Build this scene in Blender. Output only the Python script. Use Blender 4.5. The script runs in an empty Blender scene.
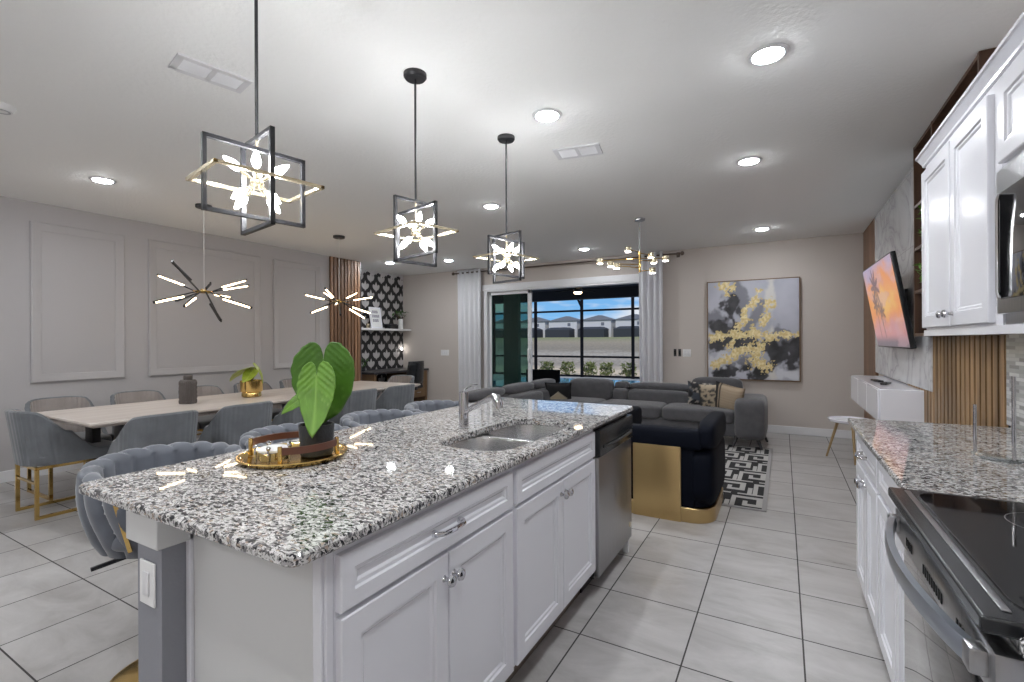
import bpy, bmesh, math, random
from mathutils import Vector, Matrix, noise
R = math.radians
PI = math.pi
S = bpy.context.scene
C = S.collection
random.seed(7)

# ------------------------------------------------------------------ camera
HC = 1.33; CEIL = 2.739; XL = -6.491; XR = 0.957; YB = 7.803; XN = -7.10
cam_data = bpy.data.cameras.new('camera')
cam = bpy.data.objects.new('camera', cam_data); C.objects.link(cam)
cam_data.sensor_width = 36.0
cam_data.lens = 478.72 / 1024 * 36.0
cam_data.clip_start = 0.02; cam_data.clip_end = 600
yaw = 0.5151
cam.matrix_world = Matrix.Translation((0, 0, HC)) @ Matrix.Rotation(yaw, 4, 'Z') @ Matrix.Rotation(R(90), 4, 'X') @ Matrix.Rotation(-0.0049, 4, 'Z')
S.camera = cam
S.view_settings.view_transform = 'Standard'
S.view_settings.look = 'None'
S.view_settings.gamma = 1
S.view_settings.exposure = 0.76
S.view_settings.use_curve_mapping = False

# ------------------------------------------------------------------ world and sun
W = bpy.data.worlds.new('world'); S.world = W; W.use_nodes = True
nt = W.node_tree; nt.nodes.clear()
def N(nt, t, **kw):
    n = nt.nodes.new(t)
    for k, v in kw.items():
        if hasattr(n, k): setattr(n, k, v)
        else: n.inputs[k].default_value = v
    return n
tc = N(nt, 'ShaderNodeTexCoord'); sep = N(nt, 'ShaderNodeSeparateXYZ')
nt.links.new(tc.outputs['Generated'], sep.inputs[0])
mp = N(nt, 'ShaderNodeMapping'); mp.inputs['Scale'].default_value = (5, 5, 22); mp.inputs['Location'].default_value = (.35, .1, .4)
nt.links.new(tc.outputs['Generated'], mp.inputs[0])
nz = N(nt, 'ShaderNodeTexNoise'); nz.inputs['Scale'].default_value = 1.0; nz.inputs['Detail'].default_value = 5
nt.links.new(mp.outputs[0], nz.inputs['Vector'])
cr = N(nt, 'ShaderNodeValToRGB'); cr.color_ramp.elements[0].position = .44; cr.color_ramp.elements[1].position = .57
nt.links.new(nz.outputs[0], cr.inputs[0])
gr = N(nt, 'ShaderNodeValToRGB')
gr.color_ramp.elements[0].position = 0.0; gr.color_ramp.elements[0].color = (.25, .56, .92, 1)
gr.color_ramp.elements[1].position = 0.35; gr.color_ramp.elements[1].color = (.07, .27, .75, 1)
nt.links.new(sep.outputs[2], gr.inputs[0])
mx = N(nt, 'ShaderNodeMix', data_type='RGBA')
nt.links.new(cr.outputs[0], mx.inputs[0]); nt.links.new(gr.outputs[0], mx.inputs[6]); mx.inputs[7].default_value = (.80, .84, .9, 1)
bg = N(nt, 'ShaderNodeBackground'); bg.inputs['Strength'].default_value = 0.57
nt.links.new(mx.outputs[2], bg.inputs[0])
wo = N(nt, 'ShaderNodeOutputWorld'); nt.links.new(bg.outputs[0], wo.inputs[0])
sun_d = bpy.data.lights.new('sun', 'SUN'); sun_d.energy = 1.15; sun_d.angle = R(2); sun_d.color = (1, .96, .9)
sun = bpy.data.objects.new('sun', sun_d); C.objects.link(sun)
sun.rotation_euler = (R(48), 0, R(25))

S.cycles.diffuse_bounces = 8; S.cycles.max_bounces = 14; S.cycles.sample_clamp_indirect = 6.0
DOWN = 165.0      # strength of the recessed lenses
BULB = 78.0      # candle bulbs
TUBE = 7.5      # tube lights of the dining fixtures

# ------------------------------------------------------------------ materials
MATS = {}
def mat(name, col, rough=.5, metal=0., spec=.5, emit=None, estr=1., coat=0., bump=None, trans=0., sheen=0., var=None, aniso=0):
    """principled material; bump=(scale, strength[, stretch]); var=(scale, amount) mottles the colour"""
    m = bpy.data.materials.new(name); m.use_nodes = True
    t = m.node_tree; b = t.nodes['Principled BSDF']
    b.inputs['Base Color'].default_value = (*col, 1); b.inputs['Roughness'].default_value = rough
    b.inputs['Metallic'].default_value = metal; b.inputs['Specular IOR Level'].default_value = spec
    if coat: b.inputs['Coat Weight'].default_value = coat; b.inputs['Coat Roughness'].default_value = .05
    if trans: b.inputs['Transmission Weight'].default_value = trans
    if sheen: b.inputs['Sheen Weight'].default_value = sheen; b.inputs['Sheen Roughness'].default_value = .4
    if emit: b.inputs['Emission Color'].default_value = (*emit, 1); b.inputs['Emission Strength'].default_value = estr
    co = t.nodes.new('ShaderNodeTexCoord')
    if bump:
        n = t.nodes.new('ShaderNodeTexNoise'); n.inputs['Scale'].default_value = bump[0]; n.inputs['Detail'].default_value = 3
        bp = t.nodes.new('ShaderNodeBump'); bp.inputs['Strength'].default_value = bump[1]; bp.inputs['Distance'].default_value = .01
        src = co.outputs['Object']
        if len(bump) > 2:
            mm = t.nodes.new('ShaderNodeMapping'); mm.inputs['Scale'].default_value = bump[2]; t.links.new(src, mm.inputs[0]); src = mm.outputs[0]
        t.links.new(src, n.inputs['Vector']); t.links.new(n.outputs[0], bp.inputs['Height']); t.links.new(bp.outputs[0], b.inputs['Normal'])
    if var:
        n = t.nodes.new('ShaderNodeTexNoise'); n.inputs['Scale'].default_value = var[0]; n.inputs['Detail'].default_value = 4
        t.links.new(co.outputs['Object'], n.inputs['Vector'])
        r = t.nodes.new('ShaderNodeValToRGB'); a = var[1]
        r.color_ramp.elements[0].position = .3; r.color_ramp.elements[1].position = .7
        r.color_ramp.elements[0].color = (*[c * (1 - a) for c in col], 1); r.color_ramp.elements[1].color = (*[min(1, c * (1 + a)) for c in col], 1)
        t.links.new(n.outputs[0], r.inputs[0]); t.links.new(r.outputs[0], b.inputs['Base Color'])
    MATS[name] = m
    return m
def ramp(t, stops, mode='LINEAR'):
    r = t.nodes.new('ShaderNodeValToRGB'); e = r.color_ramp; e.interpolation = mode
    while len(e.elements) > 1: e.elements.remove(e.elements[-1])
    e.elements[0].position = stops[0][0]; e.elements[0].color = (*stops[0][1], 1)
    for p, c in stops[1:]:
        x = e.elements.new(p); x.color = (*c, 1)
    return r
def mth(t, op, a, b=None, c=None):
    n = t.nodes.new('ShaderNodeMath'); n.operation = op
    for i, v in enumerate((a, b, c)):
        if v is None: continue
        if isinstance(v, (int, float)): n.inputs[i].default_value = v
        else: t.links.new(v, n.inputs[i])
    return n.outputs[0]

M_ceiling = mat('ceiling_paint', (.88, .88, .87), .9, spec=.2, bump=(38, .35))
M_wall = mat('grey_wall_paint', (.465, .45, .46), .8, spec=.25, bump=(60, .12))
M_wallb = mat('taupe_wall_paint', (.56, .51, .475), .8, spec=.25, bump=(60, .12))
M_trim = mat('white_trim_paint', (.74, .74, .76), .35)
M_cab = mat('white_cabinet_paint', (.72, .72, .765), .24, coat=.15)
M_cabgap = mat('cabinet_box', (.45, .45, .47), .6)
M_panel = mat('island_panel_paint', (.60, .60, .60), .45)
M_pony = mat('grey_island_paint', (.25, .255, .285), .6, bump=(70, .1))
M_toe = mat('toe_kick_brown', (.14, .11, .085), .6)
M_chrome = mat('chrome', (.62, .62, .65), .09, 1.)
M_steel = mat('brushed_steel', (.42, .42, .43), .3, 1., bump=(90, .15, (1, 1, .03)))
M_steelb = mat('blue_grey_steel', (.50, .54, .60), .35, 1.)
M_ink = mat('purple_ink', (.10, .08, .16), .6)
M_sink = mat('sink_steel', (.62, .62, .63), .26, 1.)
M_black = mat('black_metal', (.02, .02, .023), .35)
M_blackgloss = mat('black_glass', (.008, .008, .009), .04, spec=.6)
M_blackplastic = mat('black_plastic', (.015, .016, .018), .25)
M_gold = mat('polished_gold', (.72, .50, .18), .16, 1.)
M_brush = mat('brushed_gold', (.58, .42, .20), .33, 1., bump=(70, .1, (.05, .05, 1)))
M_softgold = mat('champagne_gold', (.72, .63, .45), .25, .85)
M_velvet = mat('grey_velvet', (.135, .145, .16), .75, sheen=.45, bump=(22, .12), var=(9, .16))
M_velvetin = mat('warm_lit_velvet', (.30, .265, .25), .75, sheen=.5, bump=(22, .12), var=(9, .12))  # chair velvet's inner side, warm light put into its taupe tone
M_stoolv = mat('silver_blue_velvet', (.115, .125, .15), .7, sheen=.55, bump=(25, .12), var=(12, .15))
M_sofa = mat('charcoal_fabric', (.088, .087, .095), .9, sheen=.3, bump=(260, .3), var=(14, .12))
M_navy = mat('navy_velvet', (.0018, .003, .008), .7, spec=.12, bump=(20, .15))
M_white = mat('white_lacquer', (.86, .86, .92), .15, coat=.3)
M_plastic = mat('white_plastic', (.80, .80, .80), .35)
M_glass = mat('clear_glass', (1, 1, 1), .02, trans=1., spec=.5)
M_acryl = mat('clear_acrylic', (.92, .95, .96), .05, trans=.9)
M_lens = mat('downlight_lens', (1, 1, 1), .4, emit=(.93, .97, 1), estr=DOWN)
M_bulb = mat('bulb_glow', (1, 1, 1), .3, emit=(.97, .985, 1), estr=BULB)
M_tube = mat('led_tube', (1, 1, 1), .3, emit=(1, .76, .46), estr=TUBE)
M_headlens = mat('spot_lens', (1, 1, 1), .3, emit=(1, .95, .88), estr=22.)
M_fanlens = mat('fan_lens', (1, 1, 1), .3, emit=(1, .72, .42), estr=6.)
M_leaf = mat('alocasia_leaf', (.105, .25, .018), .38, bump=(30, .2), var=(6, .22))
M_leafd = mat('alocasia_leaf_dark', (.045, .125, .018), .4, bump=(30, .2), var=(6, .2))
M_leafy = mat('lime_leaf', (.33, .42, .05), .45, var=(20, .25))
M_stem = mat('plant_stem', (.16, .10, .06), .5)
M_soil = mat('soil', (.03, .02, .015), .95, bump=(80, .8))
M_pot = mat('charcoal_pot', (.018, .019, .022), .55, bump=(120, .3))
M_brownleather = mat('brown_wood_strap', (.12, .045, .028), .4)
M_curtain = mat('white_curtain_fabric', (.86, .86, .88), .85)
_t = M_curtain.node_tree; _tl = _t.nodes.new('ShaderNodeBsdfTranslucent'); _tl.inputs[0].default_value = (.85, .86, .9, 1); _mx = _t.nodes.new('ShaderNodeMixShader'); _mx.inputs[0].default_value = .3
_t.links.new(_t.nodes['Principled BSDF'].outputs[0], _mx.inputs[1]); _t.links.new(_tl.outputs[0], _mx.inputs[2]); _t.links.new(_mx.outputs[0], _t.nodes['Material Output'].inputs[0])
M_screenblk = mat('bronze_cage_frame', (.006, .006, .008), .8, spec=.1)
M_ceilout = mat('lanai_ceiling', (.035, .035, .045), .8)
M_oven = mat('oven_door_glass', (.02, .02, .022), .03, spec=.9, coat=.6)
M_rubber = mat('dark_rubber', (.02, .02, .02), .7)
M_pillowb = mat('beige_pillow_fabric', (.42, .33, .22), .8, bump=(160, .3, (1, 8, 1)))
M_pillowk = mat('black_pillow_fabric', (.02, .02, .022), .8, bump=(200, .2))
M_shelfw = mat('white_shelf', (.75, .74, .74), .4)
M_beigewall = mat('exterior_stucco', (.30, .33, .28), .9)
M_house = mat('house_stucco', (.62, .62, .63), .9)
M_roof = mat('house_roof_shingle', (.14, .145, .155), .9, var=(2, .15))
M_cagenet = mat('pool_cage_screen', (.035, .04, .05), .8)
M_cagewin = mat('far_window', (.16, .17, .2), .4)
M_bronze = mat('bronze_rod', (.16, .13, .11), .35, .8)
M_deck = mat('pool_deck_pavers', (.42, .40, .37), .7)
M_deskw = mat('desk_walnut', (.19, .115, .06), .45, bump=(20, .2, (1, 1, 8)))
M_deskt = mat('desk_dark_top', (.035, .032, .035), .3)
M_greenleaf = mat('shrub_leaf', (.17, .20, .06), .6, var=(8, .3))

def granite():
    m = bpy.data.materials.new('granite'); m.use_nodes = True; t = m.node_tree; b = t.nodes['Principled BSDF']
    co = t.nodes.new('ShaderNodeTexCoord').outputs['Object']
    nz = t.nodes.new('ShaderNodeTexNoise'); nz.inputs['Scale'].default_value = 60; nz.inputs['Detail'].default_value = 3; t.links.new(co, nz.inputs['Vector'])
    ad = t.nodes.new('ShaderNodeMix'); ad.data_type = 'RGBA'; ad.blend_type = 'ADD'; ad.inputs[0].default_value = .02
    t.links.new(co, ad.inputs[6]); t.links.new(nz.outputs['Color'], ad.inputs[7])
    stretch = t.nodes.new('ShaderNodeMapping'); stretch.inputs['Rotation'].default_value = (0, 0, R(25)); stretch.inputs['Scale'].default_value = (1, 1.9, 1.3)
    t.links.new(ad.outputs[2], stretch.inputs[0])
    v = t.nodes.new('ShaderNodeTexVoronoi'); v.inputs['Scale'].default_value = 90; t.links.new(stretch.outputs[0], v.inputs['Vector'])
    s1 = t.nodes.new('ShaderNodeSeparateColor'); t.links.new(v.outputs['Color'], s1.inputs[0])
    r1 = ramp(t, [(0, (.035, .035, .04)), (.13, (.15, .145, .15)), (.27, (.33, .32, .32)), (.45, (.55, .54, .53)), (.72, (.66, .65, .645)), (.93, (.40, .33, .28))], 'CONSTANT')
    n2 = t.nodes.new('ShaderNodeTexNoise'); n2.inputs['Scale'].default_value = 9; n2.inputs['Detail'].default_value = 4; t.links.new(co, n2.inputs['Vector'])
    f = mth(t, 'ADD', s1.outputs[0], mth(t, 'MULTIPLY', mth(t, 'SUBTRACT', n2.outputs[0], .5), .55))
    t.links.new(f, r1.inputs[0])
    v2 = t.nodes.new('ShaderNodeTexVoronoi'); v2.inputs['Scale'].default_value = 240; t.links.new(stretch.outputs[0], v2.inputs['Vector'])
    s2 = t.nodes.new('ShaderNodeSeparateColor'); t.links.new(v2.outputs['Color'], s2.inputs[0])
    r2 = ramp(t, [(0, (.05, .05, .055)), (.16, (1, 1, 1)), (.8, (.8, .78, .76))], 'CONSTANT'); t.links.new(s2.outputs[1], r2.inputs[0])
    mu = t.nodes.new('ShaderNodeMix'); mu.data_type = 'RGBA'; mu.blend_type = 'MULTIPLY'; mu.inputs[0].default_value = .85
    t.links.new(r1.outputs[0], mu.inputs[6]); t.links.new(r2.outputs[0], mu.inputs[7])
    t.links.new(mu.outputs[2], b.inputs['Base Color'])
    b.inputs['Roughness'].default_value = .03; b.inputs['Specular IOR Level'].default_value = .5
    return m
M_granite = granite()

def tiles():
    m = bpy.data.materials.new('floor_tile'); m.use_nodes = True; t = m.node_tree; b = t.nodes['Principled BSDF']
    co = t.nodes.new('ShaderNodeTexCoord').outputs['Object']
    sp = t.nodes.new('ShaderNodeSeparateXYZ'); t.links.new(co, sp.inputs[0])
    u = mth(t, 'DIVIDE', mth(t, 'ADD', sp.outputs[0], .8074 + 20 * .4389), .4389)
    v = mth(t, 'DIVIDE', mth(t, 'ADD', sp.outputs[1], -2.0377 + 20 * .4414), .4414)
    def edge(x): return mth(t, 'ABSOLUTE', mth(t, 'SUBTRACT', mth(t, 'FRACT', x), .5))
    mor = mth(t, 'GREATER_THAN', mth(t, 'MAXIMUM', edge(u), edge(v)), .4925)
    cmb = t.nodes.new('ShaderNodeCombineXYZ'); t.links.new(mth(t, 'FLOOR', u), cmb.inputs[0]); t.links.new(mth(t, 'FLOOR', v), cmb.inputs[1])
    wn = t.nodes.new('ShaderNodeTexWhiteNoise'); wn.noise_dimensions = '2D'; t.links.new(cmb.outputs[0], wn.inputs['Vector'])
    off = t.nodes.new('ShaderNodeVectorMath'); off.operation = 'MULTIPLY_ADD'; t.links.new(wn.outputs['Color'], off.inputs[0]); off.inputs[1].default_value = (9, 9, 9); t.links.new(co, off.inputs[2])
    mp = t.nodes.new('ShaderNodeMapping'); mp.inputs['Scale'].default_value = (1.0, 2.1, 1); t.links.new(off.outputs[0], mp.inputs[0])
    nz = t.nodes.new('ShaderNodeTexNoise'); nz.inputs['Scale'].default_value = 2.4; nz.inputs['Detail'].default_value = 9; nz.inputs['Roughness'].default_value = .65; nz.inputs['Distortion'].default_value = .6
    t.links.new(mp.outputs[0], nz.inputs['Vector'])
    r = ramp(t, [(.3, (.33, .31, .30)), (.5, (.42, .405, .40)), (.7, (.50, .485, .48))]); t.links.new(nz.outputs[0], r.inputs[0])
    mx = t.nodes.new('ShaderNodeMix'); mx.data_type = 'RGBA'; t.links.new(mor, mx.inputs[0]); t.links.new(r.outputs[0], mx.inputs[6]); mx.inputs[7].default_value = (.045, .04, .04, 1)
    t.links.new(mx.outputs[2], b.inputs['Base Color'])
    rr = mth(t, 'ADD', mth(t, 'MULTIPLY', mor, .4), mth(t, 'ADD', mth(t, 'MULTIPLY', nz.outputs[0], .25), .2)); t.links.new(rr, b.inputs['Roughness'])
    bp = t.nodes.new('ShaderNodeBump'); bp.inputs['Strength'].default_value = .3; bp.inputs['Distance'].default_value = .003; bp.invert = True
    t.links.new(mor, bp.inputs['Height']); t.links.new(bp.outputs[0], b.inputs['Normal'])
    b.inputs['Specular IOR Level'].default_value = .4
    return m
M_tile = tiles()

def wood(name, c1, c2, scale=14, axis='Z', rough=.4, plank=None):
    m = bpy.data.materials.new(name); m.use_nodes = True; t = m.node_tree; b = t.nodes['Principled BSDF']
    co = t.nodes.new('ShaderNodeTexCoord').outputs['Object']
    mp = t.nodes.new('ShaderNodeMapping'); mp.inputs['Scale'].default_value = {'Z': (1, 1, .09), 'Y': (1, .09, 1), 'X': (.09, 1, 1)}[axis]
    t.links.new(co, mp.inputs[0])
    nz = t.nodes.new('ShaderNodeTexNoise'); nz.inputs['Scale'].default_value = scale; nz.inputs['Detail'].default_value = 8; nz.inputs['Distortion'].default_value = .8
    t.links.new(mp.outputs[0], nz.inputs['Vector'])
    f = nz.outputs[0]
    r = ramp(t, [(.3, c1), (.7, c2)]); t.links.new(f, r.inputs[0])
    src = r.outputs[0]
    if plank:
        sp = t.nodes.new('ShaderNodeSeparateXYZ'); t.links.new(co, sp.inputs[0])
        k = mth(t, 'FLOOR', mth(t, 'DIVIDE', sp.outputs[1], plank))
        w = t.nodes.new('ShaderNodeTexWhiteNoise'); w.noise_dimensions = '1D'; t.links.new(k, w.inputs['W'])
        g = mth(t, 'ADD', mth(t, 'MULTIPLY', w.outputs['Value'], .6), .65)
        ml = t.nodes.new('ShaderNodeMix'); ml.data_type = 'RGBA'; ml.blend_type = 'MULTIPLY'; ml.inputs[0].default_value = 1
        t.links.new(src, ml.inputs[6]); t.links.new(g, ml.inputs[7]); src = ml.outputs[2]
    t.links.new(src, b.inputs['Base Color']); b.inputs['Roughness'].default_value = rough
    return m
M_slat = wood('walnut_slats', (.17, .085, .045), (.34, .19, .105), 20, 'Z', .45, .072)
M_slatk = wood('oak_slats', (.20, .115, .052), (.40, .25, .125), 20, 'Z', .45, .084)
M_midwood = wood('mid_walnut', (.13, .065, .035), (.26, .14, .075), 9, 'Z', .4)
M_darkwood = wood('dark_walnut', (.045, .022, .014), (.13, .068, .040), 9, 'Z', .4)
M_table = wood('whitewashed_oak', (.55, .47, .42), (.74, .67, .62), 9, 'Y', .3)
M_legwood = wood('oak_leg', (.26, .17, .08), (.36, .25, .12), 20, 'Z', .4)

def marble():
    m = bpy.data.materials.new('marble_panel'); m.use_nodes = True; t = m.node_tree; b = t.nodes['Principled BSDF']
    co = t.nodes.new('ShaderNodeTexCoord').outputs['Object']
    nz = t.nodes.new('ShaderNodeTexNoise'); nz.inputs['Scale'].default_value = 1.6; nz.inputs['Detail'].default_value = 9; nz.inputs['Distortion'].default_value = 1.8; t.links.new(co, nz.inputs['Vector'])
    a = mth(t, 'ABSOLUTE', mth(t, 'SUBTRACT', nz.outputs[0], .5))
    r = ramp(t, [(0, (.44, .44, .46)), (.02, (.60, .60, .62)), (.12, (.70, .70, .72))]); t.links.new(a, r.inputs[0])
    sp = t.nodes.new('ShaderNodeSeparateXYZ'); t.links.new(co, sp.inputs[0])
    e1 = mth(t, 'ABSOLUTE', mth(t, 'SUBTRACT', mth(t, 'FRACT', mth(t, 'DIVIDE', sp.outputs[1], .62)), .5))
    e2 = mth(t, 'ABSOLUTE', mth(t, 'SUBTRACT', mth(t, 'FRACT', mth(t, 'DIVIDE', mth(t, 'ADD', sp.outputs[2], .1), .62)), .5))
    g = mth(t, 'GREATER_THAN', mth(t, 'MAXIMUM', e1, e2), .497)
    mx = t.nodes.new('ShaderNodeMix'); mx.data_type = 'RGBA'; t.links.new(g, mx.inputs[0]); t.links.new(r.outputs[0], mx.inputs[6]); mx.inputs[7].default_value = (.3, .3, .31, 1)
    t.links.new(mx.outputs[2], b.inputs['Base Color']); b.inputs['Roughness'].default_value = .12
    return m
M_marble = marble()

def mosaic():
    m = bpy.data.materials.new('mosaic_backsplash'); m.use_nodes = True; t = m.node_tree; b = t.nodes['Principled BSDF']
    co = t.nodes.new('ShaderNodeTexCoord').outputs['Object']
    sp = t.nodes.new('ShaderNodeSeparateXYZ'); t.links.new(co, sp.inputs[0])
    cb = t.nodes.new('ShaderNodeCombineXYZ'); t.links.new(sp.outputs[1], cb.inputs[0]); t.links.new(sp.outputs[2], cb.inputs[1])
    br = t.nodes.new('ShaderNodeTexBrick'); t.links.new(cb.outputs[0], br.inputs['Vector'])
    br.inputs['Scale'].default_value = 1; br.inputs['Brick Width'].default_value = .11; br.inputs['Row Height'].default_value = .018; br.inputs['Mortar Size'].default_value = .0012
    br.inputs['Color1'].default_value = (.78, .78, .76, 1); br.inputs['Color2'].default_value = (.33, .32, .31, 1); br.inputs['Mortar'].default_value = (.5, .5, .5, 1)
    br.offset = .37
    t.links.new(br.outputs[0], b.inputs['Base Color']); b.inputs['Roughness'].default_value = .12
    return m
M_mosaic = mosaic()

def wallpaper():
    m = bpy.data.materials.new('tulip_wallpaper'); m.use_nodes = True; t = m.node_tree; b = t.nodes['Principled BSDF']
    co = t.nodes.new('ShaderNodeTexCoord').outputs['Object']
    sp = t.nodes.new('ShaderNodeSeparateXYZ'); t.links.new(co, sp.inputs[0])
    def lattice(ou, ov):
        cu = mth(t, 'SUBTRACT', mth(t, 'FRACT', mth(t, 'ADD', mth(t, 'DIVIDE', sp.outputs[1], .285), ou)), .5)
        cv = mth(t, 'SUBTRACT', mth(t, 'FRACT', mth(t, 'ADD', mth(t, 'DIVIDE', sp.outputs[2], .34), ov)), .5)
        y = mth(t, 'MULTIPLY', cv, 1.2)
        rad = mth(t, 'SQRT', mth(t, 'ADD', mth(t, 'MULTIPLY', cu, cu), mth(t, 'MULTIPLY', y, y)))
        axx = mth(t, 'ABSOLUTE', cu)
        top = mth(t, 'ADD', mth(t, 'MULTIPLY', mth(t, 'ABSOLUTE', mth(t, 'COSINE', mth(t, 'MULTIPLY', cu, 13.5))), .09), .0)
        cup = mth(t, 'MULTIPLY', mth(t, 'LESS_THAN', rad, .33), mth(t, 'LESS_THAN', y, top))
        tip = mth(t, 'MULTIPLY', mth(t, 'MULTIPLY', mth(t, 'LESS_THAN', mth(t, 'ADD', mth(t, 'MULTIPLY', axx, 2.2), y), .30), mth(t, 'GREATER_THAN', y, -.02)), mth(t, 'LESS_THAN', axx, .12))
        ft = mth(t, 'MULTIPLY', mth(t, 'LESS_THAN', axx, .05), mth(t, 'MULTIPLY', mth(t, 'LESS_THAN', y, 0), mth(t, 'GREATER_THAN', y, -.40)))
        return mth(t, 'MAXIMUM', mth(t, 'MAXIMUM', cup, tip), ft)
    w = mth(t, 'MAXIMUM', lattice(.1, .3), lattice(.6, .8))
    mx = t.nodes.new('ShaderNodeMix'); mx.data_type = 'RGBA'; t.links.new(w, mx.inputs[0]); mx.inputs[6].default_value = (.014, .013, .015, 1); mx.inputs[7].default_value = (.47, .45, .45, 1)
    t.links.new(mx.outputs[2], b.inputs['Base Color']); b.inputs['Roughness'].default_value = .55
    return m
M_paper = wallpaper()

def rugmat():
    m = bpy.data.materials.new('key_pattern_rug'); m.use_nodes = True; t = m.node_tree; b = t.nodes['Principled BSDF']
    co = t.nodes.new('ShaderNodeTexCoord').outputs['Object']
    sp = t.nodes.new('ShaderNodeSeparateXYZ'); t.links.new(co, sp.inputs[0])
    x = mth(t, 'DIVIDE', sp.outputs[0], .30); y = mth(t, 'DIVIDE', sp.outputs[1], .42)
    row = mth(t, 'FLOOR', y); x2 = mth(t, 'ADD', x, mth(t, 'MULTIPLY', row, .5))
    fx = mth(t, 'FRACT', x2); fy = mth(t, 'FRACT', y)
    def band(v, a, b_): return mth(t, 'MULTIPLY', mth(t, 'GREATER_THAN', v, a), mth(t, 'LESS_THAN', v, b_))
    def rect(a, b_, c, d): return mth(t, 'MULTIPLY', band(fx, a, b_), band(fy, c, d))
    w = rect(.0, .12, .0, .75)
    for r_ in ((.0, .75, .66, .80), (.63, .78, .25, .80), (.30, .78, .20, .34), (.30, .42, .2, .52), (.12, .95, .92, 1.0), (.86, .98, .0, .45)):
        w = mth(t, 'MAXIMUM', w, rect(*r_))
    mx = t.nodes.new('ShaderNodeMix'); mx.data_type = 'RGBA'; t.links.new(w, mx.inputs[0]); mx.inputs[6].default_value = (.012, .012, .014, 1); mx.inputs[7].default_value = (.44, .43, .42, 1)
    t.links.new(mx.outputs[2], b.inputs['Base Color']); b.inputs['Roughness'].default_value = .9
    return m
M_rug = rugmat()
M_rugedge = mat('rug_border', (.33, .32, .32), .95, bump=(200, .4))

def field():
    m = bpy.data.materials.new('field_ground'); m.use_nodes = True; t = m.node_tree; b = t.nodes['Principled BSDF']
    co = t.nodes.new('ShaderNodeTexCoord').outputs['Object']
    sp = t.nodes.new('ShaderNodeSeparateXYZ'); t.links.new(co, sp.inputs[0])
    nz = t.nodes.new('ShaderNodeTexNoise'); nz.inputs['Scale'].default_value = .25; nz.inputs['Detail'].default_value = 10; t.links.new(co, nz.inputs['Vector'])
    y = mth(t, 'ADD', sp.outputs[1], mth(t, 'MULTIPLY', mth(t, 'SUBTRACT', nz.outputs[0], .5), 14))
    r = ramp(t, [(.0, (.62, .48, .32)), (.10, (.66, .52, .35)), (.16, (.34, .28, .21)), (.24, (.44, .38, .30)), (.30, (.28, .23, .16)), (.5, (.36, .29, .19)), (.75, (.26, .26, .11)), (1, (.30, .29, .13))])
    t.links.new(mth(t, 'DIVIDE', mth(t, 'SUBTRACT', y, 10), 150), r.inputs[0])
    n2 = t.nodes.new('ShaderNodeTexNoise'); n2.inputs['Scale'].default_value = 3; n2.inputs['Detail'].default_value = 8; t.links.new(co, n2.inputs['Vector'])
    ml = t.nodes.new('ShaderNodeMix'); ml.data_type = 'RGBA'; ml.blend_type = 'MULTIPLY'; ml.inputs[0].default_value = 1
    r2 = ramp(t, [(.35, (.6, .6, .6)), (.65, (1.2, 1.2, 1.2))]); t.links.new(n2.outputs[0], r2.inputs[0])
    t.links.new(r.outputs[0], ml.inputs[6]); t.links.new(r2.outputs[0], ml.inputs[7])
    t.links.new(ml.outputs[2], b.inputs['Base Color']); b.inputs['Roughness'].default_value = 1
    return m
M_field = field()

def water():
    m = mat('pool_water', (.10, .30, .42), .05); return m
M_water = water()
def tinted():
    m = bpy.data.materials.new('green_tinted_glass'); m.use_nodes = True; t = m.node_tree; b = t.nodes['Principled BSDF']
    t.nodes.remove(b); out = t.nodes['Material Output']
    tr = t.nodes.new('ShaderNodeBsdfTransparent'); tr.inputs[0].default_value = (.36, .52, .47, 1)
    gl = t.nodes.new('ShaderNodeBsdfGlossy'); gl.inputs['Roughness'].default_value = .02; gl.inputs[0].default_value = (.9, .95, .95, 1)
    fr = t.nodes.new('ShaderNodeFresnel'); fr.inputs[0].default_value = 1.5
    mx = t.nodes.new('ShaderNodeMixShader'); t.links.new(fr.outputs[0], mx.inputs[0]); t.links.new(tr.outputs[0], mx.inputs[1]); t.links.new(gl.outputs[0], mx.inputs[2])
    t.links.new(mx.outputs[0], out.inputs[0]); return m
M_tint = tinted()
def attr_mat(name, rough=.5, emit=0.):
    m = bpy.data.materials.new(name); m.use_nodes = True; t = m.node_tree; b = t.nodes['Principled BSDF']
    a = t.nodes.new('ShaderNodeVertexColor'); a.layer_name = 'paint'
    b.inputs['Roughness'].default_value = rough
    if emit:
        b.inputs['Base Color'].default_value = (.01, .01, .01, 1)
        t.links.new(a.outputs[0], b.inputs['Emission Color']); b.inputs['Emission Strength'].default_value = emit
    else: t.links.new(a.outputs[0], b.inputs['Base Color'])
    return m
M_paint = attr_mat('abstract_painting', .45)
M_screen = attr_mat('television_picture', .15, .40)
M_pilprint = attr_mat('printed_pillow_fabric', .85)

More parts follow.
